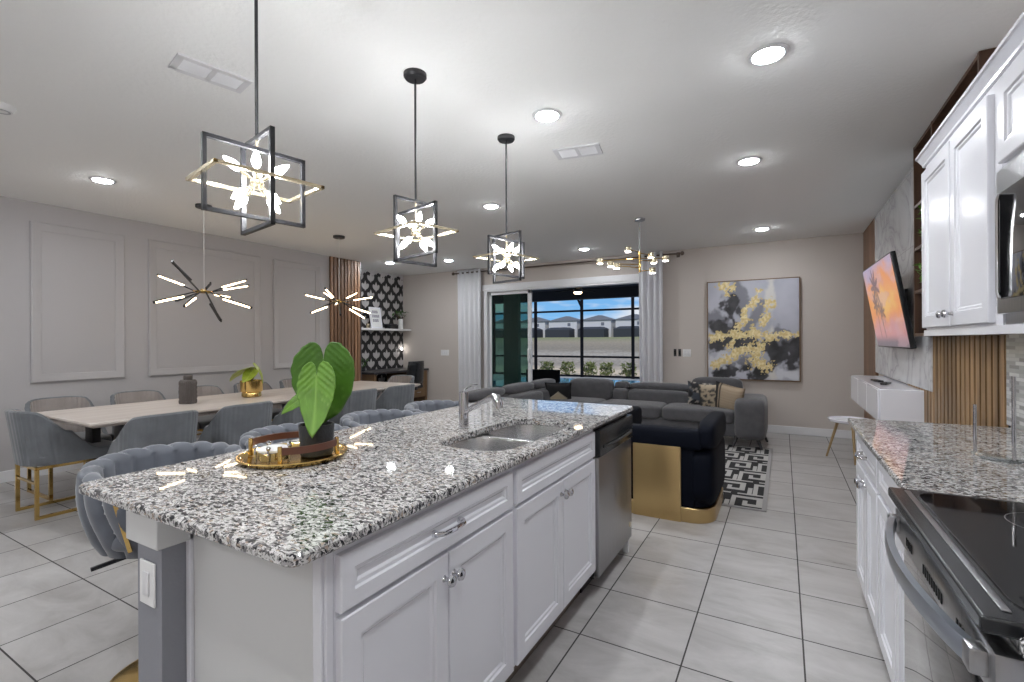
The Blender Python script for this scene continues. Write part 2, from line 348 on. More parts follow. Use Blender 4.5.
# ------------------------------------------------------------------ mesh builder
class MB:
    def __init__(s, T=None): s.v = []; s.f = []; s.T = T
    def add(s, vs, fs):
        k = len(s.v)
        s.v += [(s.T @ Vector(p)) if s.T else Vector(p) for p in vs]
        s.f += [[i + k for i in f] for f in fs]; return s
    def box(s, x0, x1, y0, y1, z0, z1, b=0, seg=2):
        x0, x1 = min(x0, x1), max(x0, x1); y0, y1 = min(y0, y1), max(y0, y1); z0, z1 = min(z0, z1), max(z0, z1)
        if not b:
            v = [(x, y, z) for z in (z0, z1) for y in (y0, y1) for x in (x0, x1)]
            return s.add(v, [(0, 2, 3, 1), (4, 5, 7, 6), (0, 1, 5, 4), (1, 3, 7, 5), (3, 2, 6, 7), (2, 0, 4, 6)])
        bm = bmesh.new(); bmesh.ops.create_cube(bm, size=1)
        for q in bm.verts: q.co = Vector(((x0 + x1) / 2 + q.co.x * (x1 - x0), (y0 + y1) / 2 + q.co.y * (y1 - y0), (z0 + z1) / 2 + q.co.z * (z1 - z0)))
        b = min(b, .49 * min(x1 - x0, y1 - y0, z1 - z0))
        bmesh.ops.bevel(bm, geom=bm.edges[:], offset=b, segments=seg, profile=.5, affect='EDGES')
        return s.bm(bm)
    def bm(s, bm):
        bm.verts.index_update()
        s.add([v.co.copy() for v in bm.verts], [[v.index for v in f.verts] for f in bm.faces]); bm.free(); return s
    def bar(s, p, q, w, h=None, up=(0, 0, 1)):
        """square bar from p to q"""
        h = h or w; p = Vector(p); q = Vector(q); d = (q - p).normalized(); u = Vector(up)
        if abs(d.dot(u)) > .99: u = Vector((1, 0, 0))
        a = d.cross(u).normalized() * w / 2; c = a.cross(d).normalized() * h / 2
        v = [p + a + c, p - a + c, p - a - c, p + a - c, q + a + c, q - a + c, q - a - c, q + a - c]
        return s.add(v, [(0, 1, 2, 3), (7, 6, 5, 4), (0, 4, 5, 1), (1, 5, 6, 2), (2, 6, 7, 3), (3, 7, 4, 0)])
    def cyl(s, p, q, r, r2=None, n=16, cap=True):
        p = Vector(p); q = Vector(q); d = (q - p).normalized(); u = Vector((0, 0, 1)) if abs(d.z) < .9 else Vector((1, 0, 0))
        a = d.cross(u).normalized(); c = d.cross(a); r2 = r if r2 is None else r2
        v = []; 
        for P_, rr in ((p, r), (q, r2)):
            v += [P_ + a * math.cos(2 * PI * i / n) * rr + c * math.sin(2 * PI * i / n) * rr for i in range(n)]
        f = [(i, (i + 1) % n, n + (i + 1) % n, n + i) for i in range(n)]
        if cap: f += [tuple(range(n))[::-1], tuple(range(n, 2 * n))]
        return s.add(v, f)
    def lathe(s, prof, c=(0, 0, 0), n=24, sc=(1, 1)):
        v = []; m = len(prof)
        for r, z in prof:
            v += [(c[0] + math.cos(2 * PI * i / n) * max(r, 1e-5) * sc[0], c[1] + math.sin(2 * PI * i / n) * max(r, 1e-5) * sc[1], c[2] + z) for i in range(n)]
        f = [(j * n + i, j * n + (i + 1) % n, (j + 1) * n + (i + 1) % n, (j + 1) * n + i) for j in range(m - 1) for i in range(n)]
        return s.add(v, f)
    def ball(s, c, r, n=12, sc=(1, 1, 1)):
        bm = bmesh.new(); bmesh.ops.create_uvsphere(bm, u_segments=n, v_segments=max(6, n // 2 + 2), radius=1)
        for q in bm.verts: q.co = Vector((c[0] + q.co.x * r * sc[0], c[1] + q.co.y * r * sc[1], c[2] + q.co.z * r * sc[2]))
        return s.bm(bm)
    def tube(s, pts, r, n=8, closed=False, flat=1.0):
        pts = [Vector(p) for p in pts]; m = len(pts); v = []; f = []
        rs = r if isinstance(r, (list, tuple)) else [r] * m
        prev = None
        for i, p in enumerate(pts):
            d = (pts[(i + 1) % m] - pts[i - 1]) if closed else (pts[min(i + 1, m - 1)] - pts[max(i - 1, 0)])
            d.normalize()
            if prev is None:
                u = Vector((0, 0, 1)) if abs(d.z) < .9 else Vector((1, 0, 0)); a = d.cross(u).normalized()
            else: a = (prev - d * prev.dot(d)).normalized()
            prev = a; c = d.cross(a)
            v += [p + a * math.cos(2 * PI * k / n) * rs[i] + c * math.sin(2 * PI * k / n) * rs[i] * flat for k in range(n)]
        for i in range(m if closed else m - 1):
            j = (i + 1) % m
            f += [(i * n + k, i * n + (k + 1) % n, j * n + (k + 1) % n, j * n + k) for k in range(n)]
        if not closed: f += [tuple(range(n))[::-1], tuple(range((m - 1) * n, m * n))]
        return s.add(v, f)
    def prism(s, out, z0, z1, ch=0):
        """closed 2D outline extruded in z with an optional chamfer (top and bottom)"""
        n = len(out); cx = sum(p[0] for p in out) / n; cy = sum(p[1] for p in out) / n
        def ring(z, k):
            r = []
            for i in range(n):
                a = Vector(out[i - 1]); b = Vector(out[i]); c = Vector(out[(i + 1) % n])
                d1 = (b - a).normalized(); d2 = (c - b).normalized(); nn = Vector((-(d1.y + d2.y), d1.x + d2.x))
                if nn.length > 1e-6: nn.normalize()
                r.append((b.x + nn.x * k, b.y + nn.y * k, z))
            return r
        lv = [(z0, ch), (z0 + ch, 0), (z1 - ch, 0), (z1, ch)] if ch else [(z0, 0), (z1, 0)]
        v = []
        for z, k in lv: v += ring(z, k)
        f = [(j * n + i, j * n + (i + 1) % n, (j + 1) * n + (i + 1) % n, (j + 1) * n + i) for j in range(len(lv) - 1) for i in range(n)]
        f += [tuple(range(n))[::-1], tuple(range((len(lv) - 1) * n, len(lv) * n))]
        return s.add(v, f)
    def rings(s, w, h, prof, close=True):
        """nested rectangles in the local x (width), z (height) plane, outward = -y.  prof: (inset, depth)"""
        v = []
        for ins, d in prof:
            v += [(ins, -d, ins), (w - ins, -d, ins), (w - ins, -d, h - ins), (ins, -d, h - ins)]
        m = len(prof)
        f = [(j * 4 + i, j * 4 + (i + 1) % 4, (j + 1) * 4 + (i + 1) % 4, (j + 1) * 4 + i) for j in range(m - 1) for i in range(4)]
        if close: f += [tuple(range((m - 1) * 4, m * 4))]
        return s.add(v, f)
    def cushion(s, x0, x1, y0, y1, z0, z1, e=5., n=10):
        bm = bmesh.new(); bmesh.ops.create_cube(bm, size=2)
        bmesh.ops.subdivide_edges(bm, edges=bm.edges[:], cuts=n, use_grid_fill=True)
        for q in bm.verts:
            p = q.co; d = Vector([math.copysign(abs(c) ** .8, c) for c in p]).normalized()
            t = (abs(d.x) ** e + abs(d.y) ** e + abs(d.z) ** e) ** (-1 / e); d = d * t
            q.co = Vector(((x0 + x1) / 2 + d.x * (x1 - x0) / 2, (y0 + y1) / 2 + d.y * (y1 - y0) / 2, (z0 + z1) / 2 + d.z * (z1 - z0) / 2))
        return s.bm(bm)
    def grid(s, fn, nu, nv, closed_u=False):
        v = [fn(i / (nu if closed_u else nu - 1), j / (nv - 1)) for j in range(nv) for i in range(nu)]
        f = []
        for j in range(nv - 1):
            for i in range(nu if closed_u else nu - 1):
                k = (i + 1) % nu; f.append((j * nu + i, j * nu + k, (j + 1) * nu + k, (j + 1) * nu + i))
        return s.add(v, f)
    def build(s, name, m, parent=None, sharp=35, flat=False, origin=None):
        me = bpy.data.meshes.new(name)
        off = Vector((0, 0, 0))
        if parent is not None and parent.get('_w'): off = Vector(parent['_w'])
        elif origin is not None: off = Vector(origin)
        me.from_pydata([p - off for p in s.v], [], s.f); me.update()
        b = bmesh.new(); b.from_mesh(me); bmesh.ops.recalc_face_normals(b, faces=b.faces[:]); b.to_mesh(me); b.free()
        if not flat:
            for p in me.polygons: p.use_smooth = True
            me.set_sharp_from_angle(angle=R(sharp))
        me.materials.append(m)
        o = bpy.data.objects.new(name, me); C.objects.link(o)
        if parent is not None:
            o.parent = parent
            if parent.get('_w'): o['_w'] = list(parent['_w'])
        elif origin is not None: o.location = off; o['_w'] = list(off)
        return o

def tag(o, label=None, cat=None, group=None, kind=None):
    if label: o['label'] = label
    if cat: o['category'] = cat
    if group: o['group'] = group
    if kind: o['kind'] = kind
    return o
def thing(name, label, cat, loc=(0, 0, 0), world=True, group=None, kind=None, rz=0):
    """Empty at the thing's base. world=True: its parts are written in world coordinates"""
    o = bpy.data.objects.new(name, None); C.objects.link(o); o.location = loc; o.rotation_euler = (0, 0, rz)
    o.empty_display_size = .05
    if world: o['_w'] = list(loc)
    return tag(o, label, cat, group, kind)
def kids(o): return [c for c in bpy.data.objects if c.parent == o]
def copy_tree(o, parent=None):
    c = o.copy(); C.objects.link(c)
    if parent is not None: c.parent = parent
    for ch in kids(o): copy_tree(ch, c)
    return c
def solid(o, th, off=0):
    m = o.modifiers.new('thickness', 'SOLIDIFY'); m.thickness = th; m.offset = off; return o
def bevel(o, w=.003, seg=2):
    m = o.modifiers.new('bevel', 'BEVEL'); m.width = w; m.segments = seg; m.limit_method = 'ANGLE'; m.angle_limit = R(40); return o
def struct(o): o['kind'] = 'structure'; return o
def TM(loc, rz=0): return Matrix.Translation(loc) @ Matrix.Rotation(rz, 4, 'Z')
def ring_pts(cx, cy, r, z, a0=0, a1=360, n=32): return [(cx + math.cos(R(a0 + (a1 - a0) * i / n)) * r, cy + math.sin(R(a0 + (a1 - a0) * i / n)) * r, z) for i in range(n + 1)]
def round_rect(x0, x1, y0, y1, r, n=6):
    o = []
    for cx, cy, a in ((x1 - r, y0 + r, -90), (x1 - r, y1 - r, 0), (x0 + r, y1 - r, 90), (x0 + r, y0 + r, 180)):
        o += [(cx + math.cos(R(a + 90 * i / n)) * r, cy + math.sin(R(a + 90 * i / n)) * r) for i in range(n + 1)]
    return o

# ================================================================== SETTING
YF = -3.2          # wall behind the camera
struct(MB().box(-7.4, 1.3, YF - .2, YB + .15, -.15, 0).build('floor', M_tile))
struct(MB().box(-7.4, 1.3, YF - .2, YB + .15, CEIL, CEIL + .2).build('ceiling', M_ceiling))
struct(MB().box(XN - .2, XL, YF, 6.06, 0, CEIL).build('wall_left', M_wall))
struct(MB().box(XN - .2, XN, 6.06, YB, 0, CEIL).build('wall_alcove', M_wall))
struct(MB().box(XR, XR + .2, YF, YB, 0, CEIL).build('wall_right', M_wallb))
struct(MB().box(XN - .2, XR + .2, YF - .2, YF, 0, CEIL).build('wall_front', M_wallb))
OX0, OX1, OZ = -5.02, -1.98, 2.36
bw = MB()
bw.box(XN - .2, OX0, YB, YB + .15, 0, CEIL); bw.box(OX1, XR + .2, YB, YB + .15, 0, CEIL); bw.box(OX0, OX1, YB, YB + .15, OZ, CEIL)
struct(bw.build('wall_back', M_wallb))
for nm, a in (('baseboard_back', (OX1 + .1, XR, YB - .016, YB, 0, .11)), ('baseboard_left', (XL, XL + .016, YF, 6.06, 0, .11)), ('baseboard_alcove', (XN, OX0 - .06, YB - .016, YB, 0, .11))):
    struct(bevel(MB().box(*a).build(nm, M_trim), .005))
# picture-frame mouldings of the left wall
for i, (y0, y1) in enumerate(((1.776, 2.555), (2.79, 4.172), (4.373, 5.19))):
    z0, z1 = .935, 2.545
    m = MB(Matrix.Translation((XL, y0, z0)) @ Matrix.Rotation(R(90), 4, 'Z'))
    m.rings(y1 - y0, z1 - z0, [(0, 0), (.0, .022), (.012, .03), (.03, .026), (.05, .014), (.075, .012), (.085, .004), (.085, 0)], close=False)
    o = struct(m.build('trim_%d' % (i + 1), M_wall))

# sliding glass door
d = thing('door_1', 'white sliding glass door opening onto the lanai', None, ((OX0 + OX1) / 2, YB, 0), kind='structure')
m = MB(); m.box(OX0, OX1, YB - .035, YB + .12, 2.27, OZ); m.box(OX0, OX0 + .07, YB - .035, YB + .12, 0, 2.27); m.box(OX1 - .04, OX1, YB - .035, YB + .12, 0, 2.27); m.box(OX0, OX1, YB, YB + .12, 0, .02)
m.box(OX0 - .03, OX1 + .03, YB - .05, YB, 2.3, 2.41)
bevel(m.build('door_frame', M_trim, d), .004)
px0, px1 = -4.93, -4.02
p = MB().box(px0, px0 + .05, YB + .02, YB + .06, .02, 2.27).box(px1 - .075, px1, YB + .02, YB + .06, .02, 2.27).box(px0, px1, YB + .02, YB + .06, 2.21, 2.27).box(px0, px1, YB + .02, YB + .06, .02, .10)
sp_ = bevel(p.build('sliding_panel', M_trim, d), .004)
MB().box(px0 + .05, px1 - .075, YB + .036, YB + .042, .10, 2.21).build('glass_pane', M_tint, sp_, flat=True)
MB().cushion(px1 - .06, px1 - .02, YB - .035, YB + .02, .93, 1.20, 4, 4).build('door_handle', M_plastic, sp_)

# ================================================================== OUTSIDE
struct(MB().box(-14, 6, YB + .15, 16.9, -.1, -.02).build('lanai_floor', M_deck))
struct(MB().box(-12, 4, YB + .15, 11.6, 2.62, 2.75).box(-12, 4, 11.35, 11.6, 2.38, 2.62).build('lanai_ceiling', M_ceilout))
struct(MB().box(-5.66, -5.27, 9.6, 9.72, -.02, 2.62).build('lanai_wall', M_beigewall))
tag(MB().prism(round_rect(-8.5, 0, 12.2, 15.9, .4), -.06, -.012).build('pool_water', M_water), 'blue swimming pool behind the grey sofa, below the screen cage', 'swimming pool')
cg = thing('pool_cage', 'dark bronze pool screen cage with posts and rails beyond the door', 'screen enclosure', (-5, 16.7, 0))
for x in (-12.2, -10.3, -8.39, -6.48, -4.58, -2.68, -.78, 1.1): MB().box(x - .045, x + .045, 16.65, 16.75, -.02, 3.6).build('post', M_screenblk, cg, flat=True)
for z in (.03, .735, 2.44, 3.6): MB().box(-12.2, 1.1, 16.66, 16.74, z - .035, z + .035).build('rail', M_screenblk, cg, flat=True)
for x in (-10.3, -6.48, -2.68): MB().bar((x, 16.7, 2.55), (x - .1, 15.6, 3.6), .06).build('brace', M_screenblk, cg, flat=True)
for x in (-10.3, -6.48, -2.68): MB().bar((x - .1, 16.7, 3.6), (x, 11.5, 3.6), .08).build('roof_beam', M_screenblk, cg, flat=True)
MB().bar((-12.2, 16.7, .735), (-12.2, 11.5, .735), .06).bar((-12.2, 16.7, 2.44), (-12.2, 11.5, 2.44), .06).build('side_rail', M_screenblk, cg, flat=True)
# terrain
def gz(y):
    pts = [(16.9, -.1), (24, -.25), (34, -.6), (50, .15), (80, .95), (120, 1.9), (158, 2.55), (400, 3.2)]
    for (a, za), (b, zb) in zip(pts, pts[1:]):
        if y <= b: return za + (zb - za) * (y - a) / (b - a)
    return pts[-1][1]
m = MB(); ys = [16.9 + i * 2.5 for i in range(20)] + [66.9 + i * 12 for i in range(1, 26)]
def terr(u, v):
    y = ys[round(v * (len(ys) - 1))]; x = -160 + 240 * u
    return (x, y, gz(y) + .12 * noise.noise(Vector((x * .12, y * .15, 0))) * min(1, (y - 16.9) / 6))
m.grid(terr, 61, len(ys)); tag(m.build('field', M_field), kind='stuff', label='brown and green open field sloping up to the houses', cat='field')
# distant houses
HL = ['far grey-roofed house seen through the green tinted door panel', 'far grey-roofed house behind the left cage post of the opening', 'far grey-roofed house just left of the middle cage post',
      'far grey-roofed house just right of the middle cage post', 'far grey-roofed house behind the right-hand cage post']
for i, cx in enumerate((-93.3, -81.0, -68.6, -56.2, -43.8)):
    y = 158; z = 2.3; w = 10.8
    h = thing('house', HL[i], 'house', (cx, y, z), group='row of houses beyond the field')
    MB().box(cx - w / 2, cx + w / 2, y, y + 9, z, z + 6.1).build('wall', M_house, h, flat=True)
    e = .5; m = MB(); a, b, c_, dd = cx - w / 2 - e, cx + w / 2 + e, y - e, y + 9 + e
    m.add([(a, c_, z + 6.1), (b, c_, z + 6.1), (b, dd, z + 6.1), (a, dd, z + 6.1), (cx - .6, y + 4.2, z + 8.0), (cx + .6, y + 4.8, z + 8.0)], [(0, 1, 5, 4), (1, 2, 5), (2, 3, 4, 5), (3, 0, 4), (3, 2, 1, 0)])
    m.build('roof', M_roof, h, flat=True)
    for k in (1.9,): MB().box(cx + k, cx + k + 1.1, y - .05, y, z + 4.2, z + 5.3).build('window', M_cagewin, h, flat=True)
    m = MB(); a, b = cx - 4.6, cx + 4.6
    m.add([(a, y - 5, z), (b, y - 5, z), (b, y, z), (a, y, z), (a, y - 5, z + 2.9), (b, y - 5, z + 2.9), (b, y - .1, z + 3.1), (a, y - .1, z + 3.1), (a + 1.6, y - 3.6, z + 3.7), (b - 1.6, y - 3.6, z + 3.7), (b - 1.6, y - .1, z + 3.7), (a + 1.6, y - .1, z + 3.7)],
          [(0, 1, 5, 4), (1, 2, 6, 5), (3, 0, 4, 7), (4, 5, 9, 8), (5, 6, 10, 9), (7, 4, 8, 11), (8, 9, 10, 11), (2, 3, 7, 6), (7, 6, 10, 11)])
    m.build('screen_porch', M_cagenet, h, flat=True)
# shrubs along the cage
SL = ['low green shrub above the dark patio bench, beyond the cage', 'green shrub just left of the middle cage post', 'green shrub just right of the middle cage post',
      'round green shrub between the middle and right cage posts', 'loose green shrub against the right-hand cage post']
for i, x in enumerate((-8.25, -7.35, -6.45, -5.75, -4.95)):
    m = MB(); rnd = random.Random(i)
    for k in range(190):
        th = rnd.random() * 2 * PI; r = .3 * rnd.random() ** .5; z = rnd.random() ** .8
        c = Vector((x + r * math.cos(th) * (1.1 - .3 * z), 17.4 + r * math.sin(th), z * .48 + .02))
        a = Vector((rnd.uniform(-1, 1), rnd.uniform(-1, 1), rnd.uniform(-.2, 1))).normalized() * .08; b = a.cross(Vector((rnd.uniform(-1, 1), rnd.uniform(-1, 1), rnd.uniform(-1, 1)))).normalized() * .028
        m.add([c - a, c + b, c + a, c - b], [(0, 1, 2, 3)])
    for k in range(7):
        th = k * .9; m.cyl((x, 17.4, -.12), (x + .2 * math.cos(th), 17.4 + .2 * math.sin(th), .4), .012, .006, 5)
    tag(m.build('shrub', M_greenleaf, flat=True, origin=(x, 17.4, -.1)), SL[i], 'shrub', 'shrubs planted along the pool cage')
pb = thing('patio_bench', 'dark patio bench on the lanai, low behind the sofa corner', 'bench', (-4.6, 9.3, 0))
MB().box(-5.0, -4.2, 9.0, 9.5, .28, .42, .03).build('seat', M_screenblk, pb); MB().box(-5.0, -4.2, 9.45, 9.55, .42, .70, .02).build('backrest', M_screenblk, pb)
for a in (-4.95, -4.25):
    for b in (9.05, 9.45): MB().box(a - .03, a + .03, b - .03, b + .03, -.02, .28).build('leg', M_screenblk, pb)
fn = thing('ceiling_fan', 'dark ceiling fan with a lit warm lamp under the lanai ceiling', 'ceiling fan', (-3.81, 9.6, 2.62))
MB().cyl((-3.81, 9.6, 2.62), (-3.81, 9.6, 2.45), .02).build('rod', M_black, fn)
MB().lathe([(0, .12), (.07, .11), (.10, .05), (.09, 0), (0, 0)], (-3.81, 9.6, 2.37)).build('motor', M_black, fn)
MB().lathe([(0, 0), (.07, .0), (.09, .03), (.085, .045)], (-3.81, 9.6, 2.33)).build('lamp', M_fanlens, fn)
for k in range(5):
    a = R(72 * k + 10); dx, dy = math.cos(a), math.sin(a)
    MB().bar((-3.81 + dx * .1, 9.6 + dy * .1, 2.43), (-3.81 + dx * .68, 9.6 + dy * .68, 2.43), .12, .012).build('blade', M_screenblk, fn)

# ================================================================== CURTAINS
def curtain(x0, x1, n, label, ztop, zbot=.02):
    cx = (x0 + x1) / 2; t = thing('curtain', label, 'curtain', (cx, YB - .12, 0), group='white curtains at the sliding door')
    def fn(u, v):
        sp = .93 + .07 * v
        x = cx + (u - .5) * (x1 - x0) * sp
        return (x, YB - .12 + .045 * math.sin(u * n * 2 * PI) * (.75 + .25 * (1 - v)) + .008 * math.sin(u * 9 + v * 3), zbot + (ztop - zbot) * v)
    o = MB().grid(fn, n * 12 + 1, 10).build('fabric', M_curtain, t, sharp=180); solid(o, .004)
    for k in range(n):
        x = cx + ((k + .5) / n - .5) * (x1 - x0)
        MB().tube([(x + .0, YB - .12 + math.cos(a) * .024, ROD + math.sin(a) * .024) for a in [2 * PI * j / 12 for j in range(12)]], .005, 5, True).build('grommet', M_steel, t)
ROD = 2.665
curtain(-5.58, -5.02, 5, 'white grommet curtain hanging left of the sliding door', 2.72)
curtain(-2.01, -1.63, 4, 'white grommet curtain hanging right of the sliding door', 2.72)
rd = thing('curtain_rod', 'brushed metal curtain rod above the sliding door', 'curtain rod', (-3.5, YB - .12, ROD))
MB().cyl((-5.66, YB - .12, ROD), (-1.36, YB - .12, ROD), .013, n=12).build('rod', M_bronze, rd)
for x in (-5.68, -1.34): MB().ball((x, YB - .12, ROD), .032).build('finial', M_bronze, rd)
for x in (-5.62, -1.42): MB().box(x - .01, x + .01, YB - .12, YB, ROD - .012, ROD + .012).box(x - .025, x + .025, YB - .01, YB, ROD - .04, ROD + .04).build('bracket', M_bronze, rd)

# ================================================================== WALL DETAILS, left and back
def slats(name, x, sx, y0, y1, z0, z1, pitch, w, dpt, m_s, label):
    """vertical slats on a dark backing; sx = outward direction along x"""
    t = thing(name, label, 'wood slat panel', (x, (y0 + y1) / 2, z0))
    MB().box(x, x + sx * .008, y0, y1, z0, z1).build('backing', M_black, t)
    m = MB(); y = y0
    while y + w <= y1 + 1e-6: m.box(x + sx * .008, x + sx * dpt, y, y + w, z0, z1); y += pitch
    m.build('slats', m_s, t, flat=True)
    return t
slats('wood_slat_panel', XL + .001, 1, 5.375, 6.05, 0, CEIL - .003, .072, .052, .035, M_slat, 'floor to ceiling walnut slat panel beside the patterned wallpaper')
wp = MB()   # wallpaper with scalloped top edge
wp.box(XN + .001, XN + .004, 6.065, 7.79, .0, 2.64)
n = 6
for k in range(n):
    y = 6.065 + (k + .5) * (7.79 - 6.065) / n; w = (7.79 - 6.065) / n
    wp.add([(XN + .004, y - w * .42, 2.64), (XN + .004, y + w * .42, 2.64), (XN + .004, y + w * .25, 2.69), (XN + .004, y, 2.715), (XN + .004, y - w * .25, 2.69),
            (XN, y - w * .42, 2.64), (XN, y + w * .42, 2.64), (XN, y + w * .25, 2.69), (XN, y, 2.715), (XN, y - w * .25, 2.69)],
           [(0, 1, 2, 3, 4), (9, 8, 7, 6, 5), (1, 6, 7, 2), (2, 7, 8, 3), (3, 8, 9, 4), (4, 9, 5, 0)])
tag(wp.build('wallpaper', M_paper, flat=True, origin=(XN, 6.9, 0)), 'black wallpaper with rows of pale tulip shapes in the alcove', 'wallpaper')
sh = tag(bevel(MB().box(XN + .005, XN + .25, 6.3, 7.78, 1.55, 1.59).build('floating_shelf', M_shelfw, origin=(XN + .12, 7.05, 1.55)), .004), 'white floating shelf across the patterned wallpaper', 'shelf')
pf = thing('picture_frame', 'white framed lettering print leaning on the floating shelf', 'picture', (-6.97, 6.88, 1.59))
T = Matrix.Translation((-6.96, 6.74, 1.592)) @ Matrix.Rotation(R(90), 4, 'Z') @ Matrix.Rotation(R(-9), 4, 'X')
m = MB(T); m.rings(.30, .42, [(0, -.0), (0, .018), (.028, .018), (.032, .010)], False); m.box(0, .30, 0, .003, 0, .42); bevel(m.build('frame', M_white, pf), .002)
MB(T).box(.03, .27, -.011, -.009, .03, .39).build('print', M_plastic, pf)
for r_, (a, b) in enumerate(((.07, .23), (.06, .24), (.07, .23))):
    m = MB(T)
    z = .30 - r_ * .085; xx = a
    while xx < b - .01:
        w = .034; m.box(xx, xx + .008, -.013, -.011, z, z + .055); m.box(xx, xx + w - .008, -.013, -.011, z + (.047 if (r_ + int(xx * 99)) % 2 else 0), z + (.055 if (r_ + int(xx * 99)) % 2 else .008)); m.box(xx + w - .016, xx + w - .008, -.013, -.011, z, z + .055); xx += w + .004
    m.build('lettering', M_ink, pf, flat=True)

vs = thing('potted_plant', 'green leafy plant in a white vase at the end of the shelf', 'potted plant', (-6.94, 7.55, 1.59))
MB().lathe([(0, 0), (.045, 0), (.05, .02), (.048, .2), (.04, .21), (.036, .2), (.036, .15), (0, .15)], (-6.94, 7.55, 1.59)).build('vase', M_plastic, vs)
rnd = random.Random(3); m = MB()
for k in range(46):
    a = rnd.random() * 2 * PI; r = rnd.random() * .17; c = Vector((-6.94 + r * math.cos(a) * .7, 7.55 + r * math.sin(a) * 1.3, 1.83 + rnd.random() * .13))
    d1 = Vector((rnd.uniform(-1, 1), rnd.uniform(-1, 1), rnd.uniform(-.3, .6))).normalized() * .045; d2 = d1.cross(Vector((0, .3, 1))).normalized() * .022
    m.add([c - d1, c + d2, c + d1, c - d2], [(0, 1, 2, 3)])
m.build('foliage', M_leafd, vs, flat=True)
m = MB()
for k in range(6): m.tube([(-6.94, 7.55, 1.75), (-6.94 + .05 * math.cos(k), 7.55 + .08 * math.sin(k), 1.85), (-6.94 + .08 * math.cos(k), 7.55 + .15 * math.sin(k), 1.9)], .003, 5)
m.build('stems', M_stem, vs)
bx = thing('decor_box', 'small dark decorative box on the shelf beside the print', 'decorative box', (-6.95, 7.25, 1.59))
MB().box(-7.03, -6.87, 7.17, 7.36, 1.59, 1.67, .006).build('body', M_blackplastic, bx); MB().box(-7.035, -6.865, 7.165, 7.365, 1.67, 1.69, .005).build('lid', M_black, bx)
m = thing('candle_cup', 'tiny pale cup at the left end of the floating shelf', 'cup', (-6.92, 6.62, 1.59)); MB().lathe([(0, 0), (.026, 0), (.03, .01), (.03, .09), (.026, .09), (.026, .02), (0, .02)], (-6.92, 6.62, 1.59)).build('cup_body', M_softgold, m)

# desk in the alcove
dk = thing('desk', 'walnut desk with dark top standing under the floating shelf', 'desk', (-6.75, 7.0, 0))
bevel(MB().box(XN + .02, -6.38, 6.25, 7.77, .735, .775).build('desktop', M_deskt, dk), .004)
for y0, y1 in ((6.28, 6.33), (7.70, 7.75)): MB().box(XN + .05, -6.41, y0, y1, 0, .735).build('side_panel', M_deskw, dk)
dr = MB().box(XN + .05, -6.42, 7.25, 7.70, .2, .735).build('drawer_unit', M_deskw, dk)
for z in (.22, .40, .57): 
    q = bevel(MB().box(-6.42, -6.40, 7.27, 7.68, z, z + .155).build('drawer', M_deskw, dk), .003)
    MB().box(-6.40, -6.385, 7.42, 7.53, z + .08, z + .09).build('handle', M_steel, q)
dc = thing('desk_chair', 'black office chair pulled up to the walnut desk', 'chair', (-6.2, 6.95, 0))
MB().cushion(-6.45, -5.98, 6.70, 7.18, .44, .52).build('seat', M_blackplastic, dc)
def dcb(u, v): 
    y = 6.94 + (u - .5) * .46 * (1 - .12 * v ** 3); return (-5.99 + .06 * (2 * u - 1) ** 2 * -1 + .05 * v, y, .52 + .44 * v)
solid(MB().grid(dcb, 9, 7).build('backrest', M_blackplastic, dc), .03)
MB().cyl((-6.2, 6.94, .12), (-6.2, 6.94, .45), .025).build('gas_post', M_chrome, dc)
MB().box(-6.02, -5.98, 6.92, 6.96, .42, .6, .005).build('back_bracket', M_black, dc)
for k in range(5):
    a = R(72 * k); q = MB().bar((-6.2, 6.94, .13), (-6.2 + .26 * math.cos(a), 6.94 + .26 * math.sin(a), .075), .04, .025).build('leg', M_black, dc)
    MB().cyl((-6.2 + .26 * math.cos(a) - .012, 6.94 + .26 * math.sin(a), .03), (-6.2 + .26 * math.cos(a) + .012, 6.94 + .26 * math.sin(a), .03), .03).build('caster', M_rubber, q)
pl2 = thing('potted_plant', 'small dark green plant at the left end of the walnut desk', 'potted plant', (-6.85, 6.42, .775))
MB().lathe([(0, 0), (.05, 0), (.06, .09), (.053, .09), (.05, .07), (0, .07)], (-6.85, 6.42, .775)).build('pot', M_pot, pl2)
rnd = random.Random(8); m = MB()
for k in range(40):
    a = rnd.random() * 2 * PI; r = rnd.random() * .09; c = Vector((-6.85 + r * math.cos(a), 6.42 + r * math.sin(a), .86 + rnd.random() * .16))
    d1 = Vector((rnd.uniform(-1, 1), rnd.uniform(-1, 1), rnd.uniform(0, 1))).normalized() * .04; d2 = d1.cross(Vector((.2, .3, 1))).normalized() * .016
    m.add([c - d1, c + d2, c + d1, c - d2], [(0, 1, 2, 3)])
m.build('foliage', M_leafd, pl2, flat=True)

def plate(x, y, z, axis, w, label, dark=False, rockers=1, name='light_switch'):
    """wall plate; axis 'b' on the back wall, 'i' on the island's end"""
    t = thing(name, label, 'light switch' if name == 'light_switch' else 'outlet', (x, y, z))
    bevel(MB().box(x - w / 2, x + w / 2, y - .006, y, z - .058, z + .058).build('plate', M_black if dark else M_plastic, t), .003)
    for k in range(rockers):
        cx = x + (k - (rockers - 1) / 2) * .046
        MB().box(cx - .016, cx + .016, y - .010, y - .006, z - .032, z + .032, .002).build('rocker' if name == 'light_switch' else 'receptacle', M_blackplastic if dark else M_trim, t)
    return t
plate(-5.985, YB, 1.10, 'b', .2, 'white triple light switch plate beside the left curtain', rockers=3)
plate(-1.30, YB, 1.13, 'b', .12, 'white double light switch plate beside the canvas', rockers=2)
plate(-1.405, YB, 1.135, 'b', .042, 'slim black switch next to the white double switch plate', True)
plate(-1.475, YB, 1.135, 'b', .042, 'slim black switch nearest the right curtain', True)
